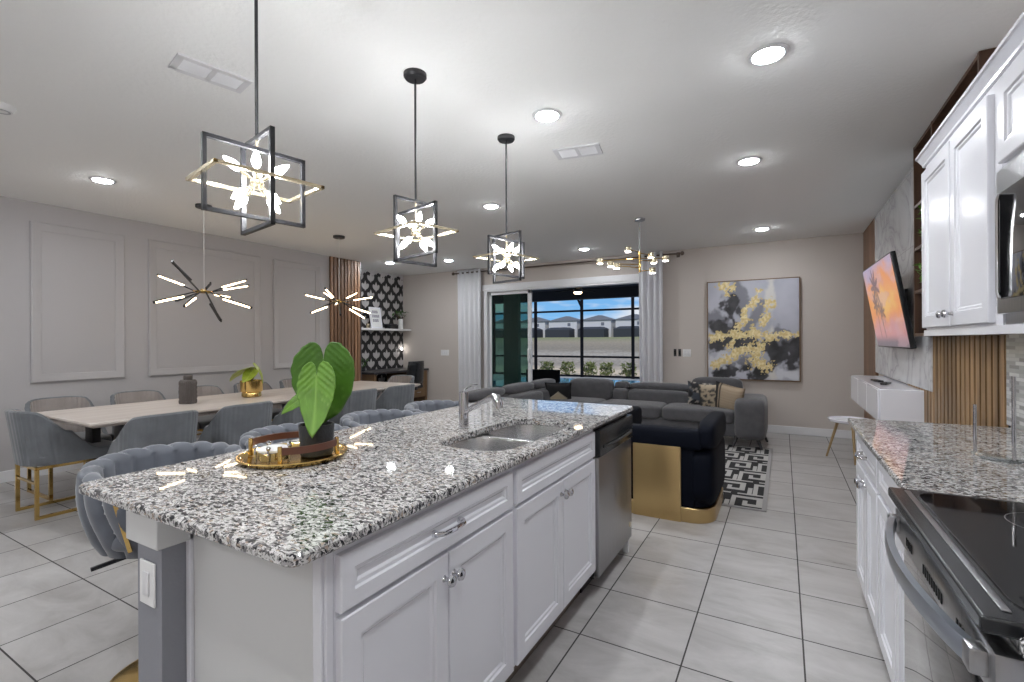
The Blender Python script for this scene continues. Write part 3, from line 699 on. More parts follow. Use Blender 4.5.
bl = thing('wall_lamp', 'tiny round glowing lamp clipped on the wallpaper edge', 'wall lamp', (XN + .03, 7.70, 1.17))
MB().cyl((XN + .004, 7.70, 1.17), (XN + .03, 7.70, 1.17), .02).build('base', M_plastic, bl); MB().ball((XN + .045, 7.70, 1.17), .02).build('bulb', M_headlens, bl)

# ================================================================== CANVAS
def painted_grid(w, h, nx, ny, colfn, T):
    vs = [(w * i / nx, 0, h * j / ny) for j in range(ny + 1) for i in range(nx + 1)]
    fs = [(j * (nx + 1) + i, j * (nx + 1) + i + 1, (j + 1) * (nx + 1) + i + 1, (j + 1) * (nx + 1) + i) for j in range(ny) for i in range(nx)]
    m = MB(T); m.add(vs, fs); cols = [colfn(i / nx, j / ny) for j in range(ny + 1) for i in range(nx + 1)]
    return m, cols
def set_cols(o, cols):
    a = o.data.color_attributes.new('paint', 'FLOAT_COLOR', 'POINT')
    for i, c in enumerate(cols): a.data[i].color = (*c, 1)
def mixc(a, b, t): t = max(0, min(1, t)); return tuple(x + (y - x) * t for x, y in zip(a, b))
def sstep(a, b, x): x = max(0, min(1, (x - a) / (b - a))); return x * x * (3 - 2 * x)
def fbm(x, y, s, seed=0, o=4):
    return noise.fractal(Vector((x * s, y * s, seed)), 1.0, 2.0, o)
def seg(x, y, ax, ay, bx, by):
    dx, dy = bx - ax, by - ay; t = max(0, min(1, ((x - ax) * dx + (y - ay) * dy) / (dx * dx + dy * dy))); return math.hypot(x - ax - t * dx, y - ay - t * dy)
def art(u, v):
    y = 1 - v     # y down
    n1 = fbm(u, y, 4, 1) * .09; n2 = fbm(u, y, 11, 5) * .045; n3 = fbm(u, y, 34, 9, 3)
    bgc = mixc((.36, .37, .44), (.50, .50, .57), .5 + fbm(u, y, 2.5, 3) * .8)
    bgc = mixc(bgc, (.62, .60, .58), sstep(.06, .0, abs(u - .72) + n1))
    c = bgc
    def blob(segs, rad, soft, col, amt=1, nn=1):
        nonlocal c
        d_ = min(seg(u, y, *s_) for s_ in segs) + (n1 + n2) * nn
        c = mixc(c, col, amt * sstep(rad + soft, rad, d_))
    grey = (.16, .16, .19); dark = mixc((.010, .010, .013), (.055, .053, .062), .5 + fbm(u, y, 7, 12) * .9)
    blob([(.05, .38, .30, .45), (.32, .12, .38, .3), (.55, .35, .45, .45)], .07, .06, grey, .85)
    blob([(.30, .22, .28, .36), (.28, .36, .20, .48), (.36, .30, .38, .36)], .045, .03, dark)
    blob([(.02, .66, .22, .62), (.38, .60, .52, .66), (.24, .30, .34, .50), (.10, .48, .3, .52)], .055, .04, dark)
    blob([(.68, .66, .98, .68), (.72, .74, .95, .78), (.98, .62, .9, .85)], .065, .04, dark)
    blob([(.15, .93, .48, .88), (.45, .95, .68, .86)], .045, .035, dark)
    blob([(.30, .84, .5, .80), (.78, .50, .9, .56)], .03, .04, grey, .9)
    blob([(.05, .82, .2, .78), (.82, .93, .97, .96)], .04, .04, (.60, .61, .66), .9)
    g = min(seg(u, y, .05, .57, .42, .53) * 1.15, seg(u, y, .42, .38, .24, .68), seg(u, y, .50, .52, .66, .58) * .9, seg(u, y, .62, .44, .70, .24), seg(u, y, .60, .60, .56, .74) * .8, seg(u, y, .66, .56, .97, .55) * 1.3,
            seg(u, y, .38, .72, .08, .86) * 1.1, seg(u, y, .52, .82, .66, .86) * .75, seg(u, y, .57, .12, .50, .26) * 1.2, seg(u, y, .50, .24, .42, .30) * 1.5, seg(u, y, .16, .04, .28, .06) * 1.1, seg(u, y, .2, .06, .22, .15) * 1.6, seg(u, y, .46, .70, .30, .72))
    if g + n2 * 1.1 + n3 * .05 < .042:
        c = mixc((.62, .47, .20), (.86, .74, .42), .5 + n3 * 1.2)
    return c
ax0, ax1, az0, az1 = -.998, .213, .74, 2.205
cv = thing('canvas_painting', 'large abstract canvas in charcoal, grey and gold above the sofa', 'painting', ((ax0 + ax1) / 2, YB, az0))
m, cols = painted_grid(ax1 - ax0 - .03, az1 - az0 - .03, 130, 160, art, Matrix.Translation((ax0 + .015, YB - .042, az0 + .015)))
o = m.build('painted_canvas', M_paint, cv); set_cols(o, cols); solid(o, .02, 0)
m = MB(Matrix.Translation((ax0, YB - .002, az0))); m.rings(ax1 - ax0, az1 - az0, [(0, 0), (0, .052), (.012, .052), (.012, .0)], False); m.build('frame', M_deskw, cv, flat=True)

# ================================================================== TV WALL (right)
mb_ = tag(MB().box(XR - .03, XR - .001, 4.545, 6.87, .95, CEIL - .003).box(XR - .03, XR - .001, 4.47, 4.545, .95, 1.348).build('marble_panel', M_marble, flat=True, origin=(XR, 5.8, .95)), 'polished white marble tile panel behind the television', 'marble panel')
tag(MB().box(XR - .03, XR - .001, 6.875, 7.78, 0, CEIL - .003).build('wood_cladding', M_midwood, flat=True, origin=(XR, 7.3, 0)), 'dark walnut wall panel in the far right corner', 'wood panel')
slats('wood_slat_panel', XR - .001, -1, 3.2, 5.3, 0, 1.348, .084, .060, .022, M_slatk, 'oak slat panel on the wall behind the right counter')
bk = thing('bookcase', 'dark walnut open wall bookcase above the upper cabinets', 'bookcase', (.90, 3.85, 1.35))
bx0, bx1, by0, by1, bz0, bz1 = .84, XR - .002, 3.165, 4.53, 1.35, CEIL - .003
MB().box(bx1 - .012, bx1, by0, by1, bz0, bz1).build('back_panel', M_darkwood, bk)
for y in (by0, 4.02, by1 - .025): MB().box(bx0, bx1 - .012, y, y + .025, bz0, bz1).build('side_panel', M_darkwood, bk)
for z in (bz0, 1.66, 1.97, 2.28, bz1 - .025): MB().box(bx0 + .002, bx1 - .012, by0 + .025, by1 - .025, z, z + .022).build('shelf', M_darkwood, bk)
def sprig(name, label, base, h, seed, n=60, spread=.05):
    t = thing(name, label, 'potted plant', base)
    MB().lathe([(0, 0), (.022, 0), (.03, .05), (.026, .05), (.02, .04), (0, .04)], base).build('pot', M_plastic, t)
    rnd = random.Random(seed); m = MB()
    for k in range(n):
        a = rnd.random() * 2 * PI; r = rnd.random() * spread; c = Vector((base[0] + r * math.cos(a) * .7 - .01, base[1] + r * math.sin(a), base[2] + .05 + rnd.random() * h))
        d1 = Vector((rnd.uniform(-1, 1), rnd.uniform(-1, 1), rnd.uniform(-.4, 1))).normalized() * .03; d2 = d1.cross(Vector((.2, .3, 1))).normalized() * .012
        m.add([c - d1, c + d2, c + d1, c - d2], [(0, 1, 2, 3)])
    m.build('foliage', M_leaf, t, flat=True)
sprig('potted_plant', 'small green plant on the lower bookcase shelf beside the cabinet', (.895, 4.34, 1.682), .13, 2, 60, .09)
sprig('potted_plant', 'tall trailing green plant on the upper bookcase shelf', (.895, 4.36, 2.0), .22, 4, 110, .06)
vz = thing('vase', 'white round vase on the middle bookcase shelf beside the cabinet', 'vase', (.895, 4.2, 1.992)); MB().lathe([(0, 0), (.025, 0), (.045, .04), (.04, .08), (.018, .10), (.014, .12), (.01, .1), (0, .06)], (.895, 4.2, 1.992)).build('vase_body', M_white, vz)

# television
tv = thing('television', 'flat television on a swivel arm showing a palm sunset', 'television', (.80, 5.35, 1.63), world=False)
Pn, Pf = Vector((.79, 4.69, 1.632)), Vector((.765, 5.96, 1.635))
wv = (Pf - Pn); tw = wv.length; ax = -wv.normalized()      # local x from far to near seen from the room
tilt = R(9.5)
upv = Vector((-math.sin(tilt), 0, math.cos(tilt))); upv = (upv - ax * upv.dot(ax)).normalized(); nrm = ax.cross(upv)   # points to +-x
if nrm.x > 0: nrm = -nrm
TV = Matrix((( ax.x, -nrm.x, upv.x, 0), (ax.y, -nrm.y, upv.y, 0), (ax.z, -nrm.z, upv.z, 0), (0, 0, 0, 1)))   # local y = away from viewer
tv.matrix_world = Matrix.Translation((Pn + Pf) / 2) @ TV
th_ = .77
MB().box(-tw / 2, tw / 2, 0, .035, -th_ / 2, th_ / 2, .004).build('bezel', M_blackplastic, tv)
MB().box(-tw * .33, tw * .33, .03, .065, -th_ * .36, th_ * .25, .012).build('back_cover', M_blackplastic, tv)
def palm(u, v):
    n = fbm(u, v, 5, 2) * .12
    c = mixc((.70, .34, .36), (.95, .36, .10), sstep(.15, .45, v + n)); c = mixc(c, (.98, .55, .14), sstep(.3, .1, abs(v - .55 + n) + abs(u - .55) * .5))
    c = mixc(c, (.50, .42, .62), sstep(.62, .95, v + n * 1.4 - .15 * u)); c = mixc(c, (.22, .18, .22), sstep(.16, .04, v))
    c = mixc(c, (.72, .46, .50), .45 * sstep(.14, .3, fbm(u, v * 2, 3, 8)))
    tr = abs(u - (.40 - .10 * v)) < .011 and .1 < v < .72
    tr2 = abs(u - (.22 + .06 * v)) < .009 and .1 < v < .5
    fr = False
    for cx, cy, rr in ((.335, .74, .24), (.25, .52, .17), (.42, .42, .15)):
        a = math.atan2(v - cy, (u - cx) * 1.6); r_ = math.hypot((u - cx) * 1.6, v - cy)
        if r_ < rr * (.35 + .65 * abs(math.sin(a * 4.5 + cx * 9)) ** 2) and not (-1.9 < a < -1.2): fr = True
    if tr or tr2 or fr: c = mixc(c, (.10, .07, .11), .85)
    return c
m, cols = painted_grid(tw - .024, th_ - .024, 110, 70, palm, Matrix.Translation((-tw / 2 + .012, -.0015, -th_ / 2 + .012)))
o = m.build('screen', M_screen, tv); set_cols(o, cols)
am = MB().box(-.06, .06, .06, .09, -.1, .1); am.build('mount_plate', M_black, tv)
mt = thing('tv_wall_mount', 'black articulated arm fixed to the marble behind the television', 'wall mount', (XR - .03, 5.35, 1.62))
MB().box(XR - .055, XR - .031, 5.2, 5.5, 1.5, 1.76).build('wall_plate', M_black, mt); MB().bar((XR - .05, 5.35, 1.62), (.875, 5.35, 1.62), .05, .05).build('arm', M_black, mt)

# floating console
cs = thing('floating_console', 'white glossy floating media console under the television', 'media console', (.81, 5.6, .675))
bevel(MB().box(.665, XR - .003, 4.72, 6.45, .675, .935).build('body', M_white, cs), .004)
for y0 in (4.73, 5.305, 5.88): bevel(MB().box(.650, .6645, y0, y0 + .565, .68, .93).build('door', M_white, cs), .003)
for k, (x, y, a, lab) in enumerate(((.76, 5.55, 12, 'black remote control on the white console, farther from camera'), (.78, 5.25, -20, 'black remote control on the white console, nearer the camera'))):
    rm = thing('remote_control', lab, 'remote control', (x, y, .935), world=False, rz=R(a), group='remotes on the console')
    MB().box(-.023, .023, -.085, .085, .0005, .018, .005).build('body', M_blackplastic, rm)
    m = MB()
    for i in range(4):
        for j in range(3): m.cyl((-.012 + j * .012, -.05 + i * .025, .018), (-.012 + j * .012, -.05 + i * .025, .0195), .004, n=6)
    m.build('buttons', M_rubber, rm)

# side table
st = thing('side_table', 'small round white side table with slanted wooden legs by the console', 'side table', (.64, 6.42, 0))
MB().lathe([(0, .415), (.17, .415), (.195, .425), (.21, .45), (.205, .455), (.19, .437), (0, .437)], (.64, 6.42, 0), 40).build('tabletop', M_white, st)
for a in (155, 275, 35):
    c, s_ = math.cos(R(a)), math.sin(R(a)); MB().cyl((.64 + c * .12, 6.42 + s_ * .12, .415), (.64 + c * .235, 6.42 + s_ * .235, .0), .016, .010).build('leg', M_legwood, st)

# ================================================================== KITCHEN right side
def door_panel(m, w, h, raised=True, fr=.055, th=.02):
    m.rings(w, h, [(0, 0), (0, th - .003), (.003, th), (fr, th), (fr + .004, th - .006), (fr + .012, th - .007), (fr + .018, th - .012), (fr + .024, th - .012)])
def knob(T, parent):
    MB(T).lathe([(0, 0), (.010, .0), (.007, .006), (.006, .014), (.014, .019), (.018, .026), (.015, .033), (.007, .037), (0, .037)]).build('knob', M_chrome, parent)
def pull(T, w, parent, crystal=False):
    """bow pull, T: local x along the pull, local z outward"""
    m = MB(T); pts = [(-w / 2, 0, .0), (-w / 2, 0, .016), (-w / 2 + .012, 0, .028), (0, 0, .033), (w / 2 - .012, 0, .028), (w / 2, 0, .016), (w / 2, 0, 0)]
    m.tube(pts, [.010, .008, .0065, .007, .0065, .008, .010], 10); m.build('pull', M_chrome, parent)
def cab(name, label, xf, face, y0, y1, z0, z1, depth, fronts, cat='cabinet', extra=None):
    """cabinet unit; face=+1 its doors face +x, -1 they face -x. fronts: (kind, y0, y1, z0, z1, knob y, knob z)"""
    xb = xf - face * depth
    t = thing(name, label, cat, ((xf + xb) / 2, (y0 + y1) / 2, z0))
    b = MB().box(xf, xb, y0 + .0005, y1 - .0005, z0, z1)
    b.build('carcass', M_cab, t, flat=True)
    for (kind, a, b_, c, d_, ky, kz) in fronts:
        w = b_ - a; h = d_ - c
        if face > 0: T = Matrix.Translation((xf, a, c)) @ Matrix.Rotation(R(90), 4, 'Z')
        else: T = Matrix.Translation((xf, b_, c)) @ Matrix.Rotation(R(-90), 4, 'Z')
        m = MB(T); door_panel(m, w, h, fr=.038 if kind != 'door' else .055)
        p = m.build('door' if kind == 'door' else 'drawer_front', M_cab, t, sharp=20)
        K = Matrix.Translation((xf + face * .02, ky, kz)) @ Matrix.Rotation(R(90) * face, 4, 'Y') if ky is not None else None
        if K and kind == 'door': knob(K, p)
        if K and kind == 'drawer':
            K2 = Matrix.Translation((xf + face * .02, ky, kz)) @ Matrix(((0, 0, face, 0), (1, 0, 0, 0), (0, face, 0, 0), (0, 0, 0, 1)))
            pull(K2, .118, p)
    return t
CT = .914; CB = .887
# base cabinet right
XFc = .347
t = cab('base_cabinet', 'white base cabinet with one drawer and two doors beside the range', XFc, -1, 1.685, 3.05, .105, CB - .001, XR - XFc - .005,
    [('drawer', 2.42, 3.035, .725, .855, 2.73, .79), ('door', 2.735, 3.035, .12, .705, 2.765, .66), ('door', 2.42, 2.725, .12, .705, 2.69, .66),
     ('drawer', 1.70, 2.395, .725, .855, None, None), ('door', 2.055, 2.395, .12, .705, None, None), ('door', 1.70, 2.045, .12, .705, None, None)])
t['label'] = 'white base cabinet run with drawers and doors beside the range'
MB().box(.415, .93, 1.69, 3.045, .0, .105).build('toe_kick', M_toe, t)
def slab(name, label, out, z0=CB, z1=CT, origin=None):
    o = MB().prism(out, z0, z1, .005).build(name, M_granite, origin=origin or (out[0][0], out[0][1], z0)); return tag(o, label, 'countertop')
slab('countertop', 'speckled granite countertop beyond the range, holding the clear holder', round_rect(.296, XR - .022, 1.68, 3.095, .012))
slab('countertop', 'granite countertop corner at the near right of the range', round_rect(.285, XR - .022, -.6, .945, .02))
t = thing('base_cabinet', 'white base cabinet under the near right granite corner', 'cabinet', (.64, .17, .105))
MB().box(.342, XR - .022, -.58, .935, .105, CB - .001).build('carcass', M_cab, t)
MB().box(.415, .93, -.58, .93, 0, .105).build('toe_kick', M_toe, t)
m = MB(Matrix.Translation((.342, .92, .12)) @ Matrix.Rotation(R(-90), 4, 'Z')); door_panel(m, .45, .585); m.build('door', M_cab, t, sharp=20)
m = MB(Matrix.Translation((.342, .92, .725)) @ Matrix.Rotation(R(-90), 4, 'Z')); door_panel(m, .45, .13, fr=.038); m.build('drawer_front', M_cab, t, sharp=20)
struct(MB().box(XR - .02, XR, -.6, 3.185, CT + .001, 1.365).build('trim_backsplash', M_mosaic, flat=True))

# range
rg = thing('range', 'stainless and black glass electric range with a bowed handle', 'range', (.6, 1.31, 0))
ry0, ry1 = .955, 1.672
MB().box(.33, XR - .02, ry0, ry1, .02, .895).build('body', M_black, rg)
MB().box(.285, .335, ry0 + .004, ry1 - .004, .155, .795, .006).build('oven_door', M_oven, rg)
MB().box(.28, .335, ry0 + .004, ry1 - .004, .02, .145, .005).build('storage_drawer', M_steel, rg)
MB().box(.268, .315, ry0 + .002, ry1 - .002, .7955, .868, .003).build('door_top_trim', M_steel, rg)
# cooktop
bevel(MB().box(.252, XR - .06, ry0, ry1, .895, .921).build('cooktop_frame', M_blackplastic, rg), .005, 3)
MB().prism(round_rect(.305, XR - .10, ry0 + .03, ry1 - .03, .05), .921, .9235).build('cooktop_glass', M_blackgloss, rg)
MB().box(.283, .295, ry0 + .03, ry1 - .03, .9212, .9235, .001).build('front_trim', M_steel, rg)
MB().box(.300, .33, ry0 + .03, ry1 - .03, .869, .893, .002).build('vent_panel', M_steel, rg)
for g in (0, 1, 2):
    m = MB()
    for i in range(9 if g == 1 else 4):
        y = ry0 + (.12 if g == 0 else .27 if g == 1 else .52) + i * .017; m.box(.2665, .2685, y, y + .008, .812, .832)
    m.build('vent_slots', M_rubber, rg, flat=True)
m = MB()
for (x, y, r) in ((.52, 1.12, .105), (.52, 1.48, .085), (.75, 1.13, .08), (.75, 1.48, .10)): m.tube(ring_pts(x, y, r, .9237, n=40)[:-1], .0012, 4, True, .3)
m.build('burner_rings', M_steel, rg)
MB().box(XR - .10, XR - .022, ry0, ry1, .90, 1.02, .01).build('back_guard', M_steel, rg)
pts = []; N_ = 24
for i in range(N_ + 1):
    u = i / N_; pts.append((.258 - .044 * math.sin(PI * u) ** .8, ry0 + .045 + (ry1 - ry0 - .09) * u, .838))
m = MB(); sec = [(-.007, -.018), (.007, -.018), (.010, 0), (.007, .018), (-.007, .018), (-.010, 0)]
vs_ = []; 
for p in pts: vs_ += [(p[0] + a, p[1], p[2] + b) for a, b in sec]
fs_ = [(i * 6 + k, i * 6 + (k + 1) % 6, (i + 1) * 6 + (k + 1) % 6, (i + 1) * 6 + k) for i in range(N_) for k in range(6)] + [tuple(range(6)), tuple(range(N_ * 6, N_ * 6 + 6))]
m.add(vs_, fs_); hnd = m.build('handle', M_steelb, rg, sharp=50)
for y in (ry0 + .045, ry1 - .045): MB().box(.245, .290, y - .018, y + .018, .815, .857, .006).build('handle_bracket', M_steel, hnd)
m = MB()
for k in range(4): m.cyl((XR - .10, ry0 + .12 + k * .15, .965), (XR - .122, ry0 + .12 + k * .15, .965), .018, .016)
m.build('knobs', M_black, rg)

# clear acrylic holder on the counter
hd = thing('acrylic_holder', 'clear U shaped acrylic holder standing on the right granite counter', 'paper towel holder', (.66, 2.22, CT))
hp0, hp1 = (.60, 2.32), (.665, 2.20)
MB().bar((*hp0, CT + .007), (*hp1, CT + .007), .03, .012).build('base_bar', M_acryl, hd)
MB().cyl((*hp0, CT + .012), (*hp0, CT + .18), .0055).build('upright', M_chrome, hd); MB().cyl((*hp1, CT + .012), (*hp1, CT + .29), .0055).build('upright', M_chrome, hd)
MB().lathe([(0, 0), (.055, 0), (.055, .004), (.05, .006), (0, .006)], ((hp0[0] + hp1[0]) / 2 + .02, (hp0[1] + hp1[1]) / 2, CT + .0005)).build('foot', M_acryl, hd)

# upper cabinets
UX = .632
def upper(y0, y1, z0, z1, doors, label):
    t = cab('upper_cabinet', label, UX, -1, y0, y1, z0, z1, XR - UX - .002, doors)
    return t
u1 = upper(2.17, 3.14, 1.375, 2.199, [('door', 2.67, 3.13, 1.385, 2.165, 2.70, 1.435), ('door', 2.235, 2.655, 1.385, 2.165, 2.625, 1.435)], 'white two-door upper cabinet left of the microwave')
u2 = upper(1.42, 2.168, 1.885, 2.199, [('door', 1.80, 2.145, 1.90, 2.165, None, None), ('door', 1.44, 1.79, 1.90, 2.165, None, None)], 'white short upper cabinet above the microwave')
# crown and light rail as continuous trim
prof = [(0, 0), (-.008, .004), (-.010, .014), (-.022, .030), (-.030, .040), (-.036, .044), (-.036, .056), (0, .056)]
def sweep_y(m, y0, y1, x, z):
    n = len(prof); v = [(x + a, y, z + b) for y in (y0, y1) for a, b in prof]
    m.add(v, [(i, (i + 1) % n, n + (i + 1) % n, n + i) for i in range(n)] + [tuple(range(n)), tuple(range(n, 2 * n))])
m = MB(); sweep_y(m, 1.30, 3.165, UX, 2.20); m.box(UX, XR - .125, 3.141, 3.16, 2.20, 2.256)
tag(m.build('crown_moulding', M_cab, sharp=15, origin=(UX, 2.2, 2.215)), 'white crown moulding running along the top of the upper cabinets', 'moulding')
m = MB().box(UX - .01, UX + .02, 1.6, 3.14, 1.345, 1.374); m.box(UX + .02, XR - .03, 2.17, 3.135, 1.36, 1.374)
tag(m.build('light_rail', M_cab, origin=(UX, 2.5, 1.345)), 'white light rail under the upper cabinets', 'moulding')
# microwave
mw = thing('microwave', 'stainless over-range microwave with a dark window', 'microwave', (.76, 1.83, 1.38))
MB().box(.635, XR - .024, 1.41, 2.165, 1.372, 1.882, .004).build('body', M_steel, mw)
dr = MB().box(.614, .635, 1.61, 2.162, 1.41, 1.878, .004).build('door', M_steel, mw)
MB().box(.609, .6145, 1.64, 2.12, 1.455, 1.80, .006).build('window', M_blackgloss, dr)
m = MB(); m.rings(.0, 0, []) if False else None
MB().tube([(.607, 2.115, 1.46), (.605, 2.123, 1.48), (.605, 2.123, 1.775), (.607, 2.115, 1.795)], .005, 6).build('window_rim', M_chrome, dr)
MB().box(.614, .635, 1.42, 1.605, 1.41, 1.878, .003).build('control_panel', M_blackgloss, mw)
MB().box(.66, XR - .05, 1.45, 2.12, 1.366, 1.372).build('vent_grille', M_rubber, mw)

# ================================================================== ISLAND
IX0, IX1, IY0, IY1 = -1.825, -.824, .593, 3.033
FX = -.86; BXI = -1.40
# countertop with sink cut-out
def sink_outline(k=0):
    """two-bowl cut-out, k grows it inwards"""
    cx, cy, hx, hy = -1.075, 1.895, .175 - k, .375 - k; o = []
    for i in range(48):
        a = 2 * PI * i / 48; e = .45
        c, s_ = math.cos(a), math.sin(a)
        o.append((cx + hx * math.copysign(abs(c) ** e, c), cy + hy * math.copysign(abs(s_) ** e, s_)))
    return o
def slab_hole(out, hole, z0, z1):
    bm = bmesh.new(); n, h = len(out), len(hole)
    def loop(pts, z): 
        vs = [bm.verts.new((x, y, z)) for x, y in pts]; es = [bm.edges.new((vs[i], vs[(i + 1) % len(vs)])) for i in range(len(vs))]; return vs, es
    ch = .005
    def inset(pts, k):
        r = []
        for i in range(len(pts)):
            a = Vector(pts[i - 1]); b = Vector(pts[i]); c = Vector(pts[(i + 1) % len(pts)]); d1 = (b - a).normalized(); d2 = (c - b).normalized(); nn = Vector((-(d1.y + d2.y), d1.x + d2.x)); nn.normalize(); r.append((b.x + nn.x * k, b.y + nn.y * k))
        return r
    o1 = loop(inset(out, ch), z1); o2 = loop(out, z1 - ch); o3 = loop(out, z0 + ch); o4 = loop(inset(out, ch), z0)
    h1 = loop(hole, z1); h2 = loop(hole, z0)
    bmesh.ops.triangle_fill(bm, edges=o1[1] + h1[1], use_beauty=True); bmesh.ops.triangle_fill(bm, edges=o4[1] + h2[1], use_beauty=True)
    for A, B in ((o1, o2), (o2, o3), (o3, o4)):
        for i in range(n): bm.faces.new((A[0][i], A[0][(i + 1) % n], B[0][(i + 1) % n], B[0][i]))
    for i in range(h): bm.faces.new((h1[0][i], h1[0][(i + 1) % h], h2[0][(i + 1) % h], h2[0][i]))
    return bm
m = MB(); m.bm(slab_hole(round_rect(IX0, IX1, IY0, IY1, .035), sink_outline(), CB, CT))
tag(m.build('countertop', M_granite, sharp=30, origin=(-1.32, 1.8, CB)), 'large speckled granite island countertop with a double sink cut-out', 'countertop')
# sink
sk = thing('sink', 'stainless undermount double bowl sink in the island', 'sink', (-1.075, 1.895, CB - .19))
def bowl(y0, y1, name, dz):
    m = MB(); hx = .18; cx = -1.075; cy = (y0 + y1) / 2; hy = (y1 - y0) / 2
    lv = [(1.0, 0), (.985, -.01), (.95, -.10), (.90, dz + .02), (.80, dz), (.12, dz - .004), (.11, dz - .010), (.02, dz - .012)]
    v = []
    for k, z in lv:
        for i in range(40):
            a = 2 * PI * i / 40; c, s_ = math.cos(a), math.sin(a); e = .5 if k > .2 else 1
            v.append((cx + hx * k * math.copysign(abs(c) ** e, c), cy + (hy if k > .2 else hx) * k * math.copysign(abs(s_) ** e, s_), CB - .001 + z))
    m.add(v, [(j * 40 + i, j * 40 + (i + 1) % 40, (j + 1) * 40 + (i + 1) % 40, (j + 1) * 40 + i) for j in range(len(lv) - 1) for i in range(40)] + [tuple(range((len(lv) - 1) * 40, len(lv) * 40))])
    return m.build(name, M_sink, sk, sharp=60)
bowl(1.505, 1.875, 'bowl', -.17); bowl(1.905, 2.285, 'bowl', -.19)
MB().box(-1.25, -.90, 1.872, 1.908, CB - .03, CB - .001, .010, 3).build('divider', M_sink, sk)
m = MB(); 
for cy in (1.69, 2.09): m.lathe([(0, 0), (.03, 0), (.04, .003), (.038, .005), (0, .002)], (-1.075, cy, CB - .180 if cy < 1.8 else CB - .2))
m.build('drains', M_chrome, sk)
# faucet
fc = thing('faucet', 'chrome single lever pull-out faucet standing behind the sink', 'faucet', (-1.335, 1.885, CT))
fx, fy = -1.335, 1.885
MB().lathe([(0, 0), (.026, 0), (.026, .004), (.023, .006), (.023, .165), (.021, .172), (0, .174)], (fx, fy, CT + .0005)).build('body', M_chrome, fc)
sd = Vector((.95, -.30, 0)).normalized()
def fp(r, z): return (fx + sd.x * r, fy + sd.y * r, CT + z)
MB().tube([fp(.0, .075), fp(.05, .095), fp(.13, .132), fp(.20, .162), fp(.225, .165)], [.013, .0125, .0125, .013, .014], 12).build('spout', M_chrome, fc)
MB().tube([fp(.215, .172), fp(.24, .166), fp(.252, .145), fp(.256, .118)], [.014, .019, .021, .019], 12).build('spray_head', M_chrome, fc)
MB().tube([(fx, fy, CT + .172), (fx + .0, fy + .01, CT + .185), (fx + .02, fy + .04, CT + .203), (fx + .035, fy + .065, CT + .206)], [.007, .005, .004, .006], 8).build('lever', M_chrome, fc)
# body
ib = thing('kitchen_island', 'grey and white island base with panelled end and corner column', 'kitchen island', (-1.4, 1.8, 0))
pw = MB().box(-1.533, -1.406, .632, 3.0, 0, CB - .001).build('pony_wall', M_pony, ib, flat=True)
bevel(MB().box(-1.553, -1.385, .612, .80, .80, CB - .001).build('capital', M_panel, ib), .003)
bevel(MB().box(-1.405, FX - .022, .70, .716, .0, CB - .001).build('end_panel', M_panel, ib), .002)
for q_ in ((-1.405, -1.385, .689, .70, .0, CB - .001), (-.895, FX - .008, .692, .70, .0, CB - .001), (FX - .0215, FX, .70, .720, .105, CB - .001)): bevel(MB().box(*q_).build('corner_moulding', M_cab, ib), .002)
MB().box(-1.405, FX - .08, 3.0, 3.018, 0, CB - .001).build('far_panel', M_panel, ib)
MB().box(-1.405, FX - .075, .717, 2.365, 0, .139).build('toe_kick', M_toe, ib)
MB().box(-1.4055, -1.3995, .717, 2.99, .11, CB - .001).build('back_board', M_panel, ib)
plate(-1.472, .632, .692, 'i', .078, 'white outlet plate on the grey island column', name='outlet')
cab('island_cabinet', 'white island cabinet with one drawer and two doors, nearest the camera', FX, 1, .7205, 1.5, .14, CB - .001, .53,
    [('drawer', .724, 1.488, .735, .862, 1.10, .80), ('door', .724, 1.108, .152, .722, 1.088, .655), ('door', 1.112, 1.488, .152, .722, 1.132, .655)])
t = thing('island_cabinet', 'white sink cabinet with a false drawer front and two doors', 'cabinet', (-1.1, 1.93, .105))
MB().box(FX, FX - .02, 1.5005, 2.365, .14, CB - .001).box(FX - .02, -1.39, 1.5005, 1.515, .14, CB - .25).box(FX - .02, -1.39, 2.35, 2.365, .14, CB - .25).box(FX - .02, -1.39, 1.515, 2.35, .14, .155).build('carcass', M_cab, t, flat=True)
for kind, a, b_, c, d_, ky, kz in (('f', 1.517, 2.345, .735, .862, None, None), ('door', 1.517, 1.93, .152, .722, 1.908, .665), ('door', 1.934, 2.345, .152, .722, 1.956, .665)):
    m = MB(Matrix.Translation((FX, a, c)) @ Matrix.Rotation(R(90), 4, 'Z')); door_panel(m, b_ - a, d_ - c, fr=.055 if kind == 'door' else .038)
    p = m.build('door' if kind == 'door' else 'drawer_front', M_cab, t, sharp=20)
    if ky: knob(Matrix.Translation((FX + .02, ky, kz)) @ Matrix.Rotation(R(90), 4, 'Y'), p)
# dishwasher
dw = thing('dishwasher', 'stainless dishwasher with black control strip in the island end', 'dishwasher', (-1.1, 2.68, 0))
MB().box(FX, -1.39, 2.37, 2.99, .09, CB - .002).build('tub', M_black, dw)
MB().box(FX, FX + .028, 2.375, 2.985, .10, .72, .006).build('door', M_steel, dw)
MB().box(FX, FX + .038, 2.372, 2.988, .725, .865, .006).build('control_panel', M_blackplastic, dw)
MB().tube([(FX + .036, 2.42, .775), (FX + .044, 2.45, .77), (FX + .047, 2.68, .765), (FX + .044, 2.91, .77), (FX + .036, 2.94, .775)], .009, 8).build('handle', M_blackplastic, dw)
MB().box(FX - .07, -1.39, 2.37, 2.99, .0, .09).build('kick_plate', M_black, dw)
MB().box(FX - .02, FX + .012, 2.955, 2.985, .0, .10, .004).build('foot', M_plastic, dw)
MB().cyl((FX + .028, 2.94, .19), (FX + .0295, 2.94, .19), .016).build('badge', M_softgold, dw)

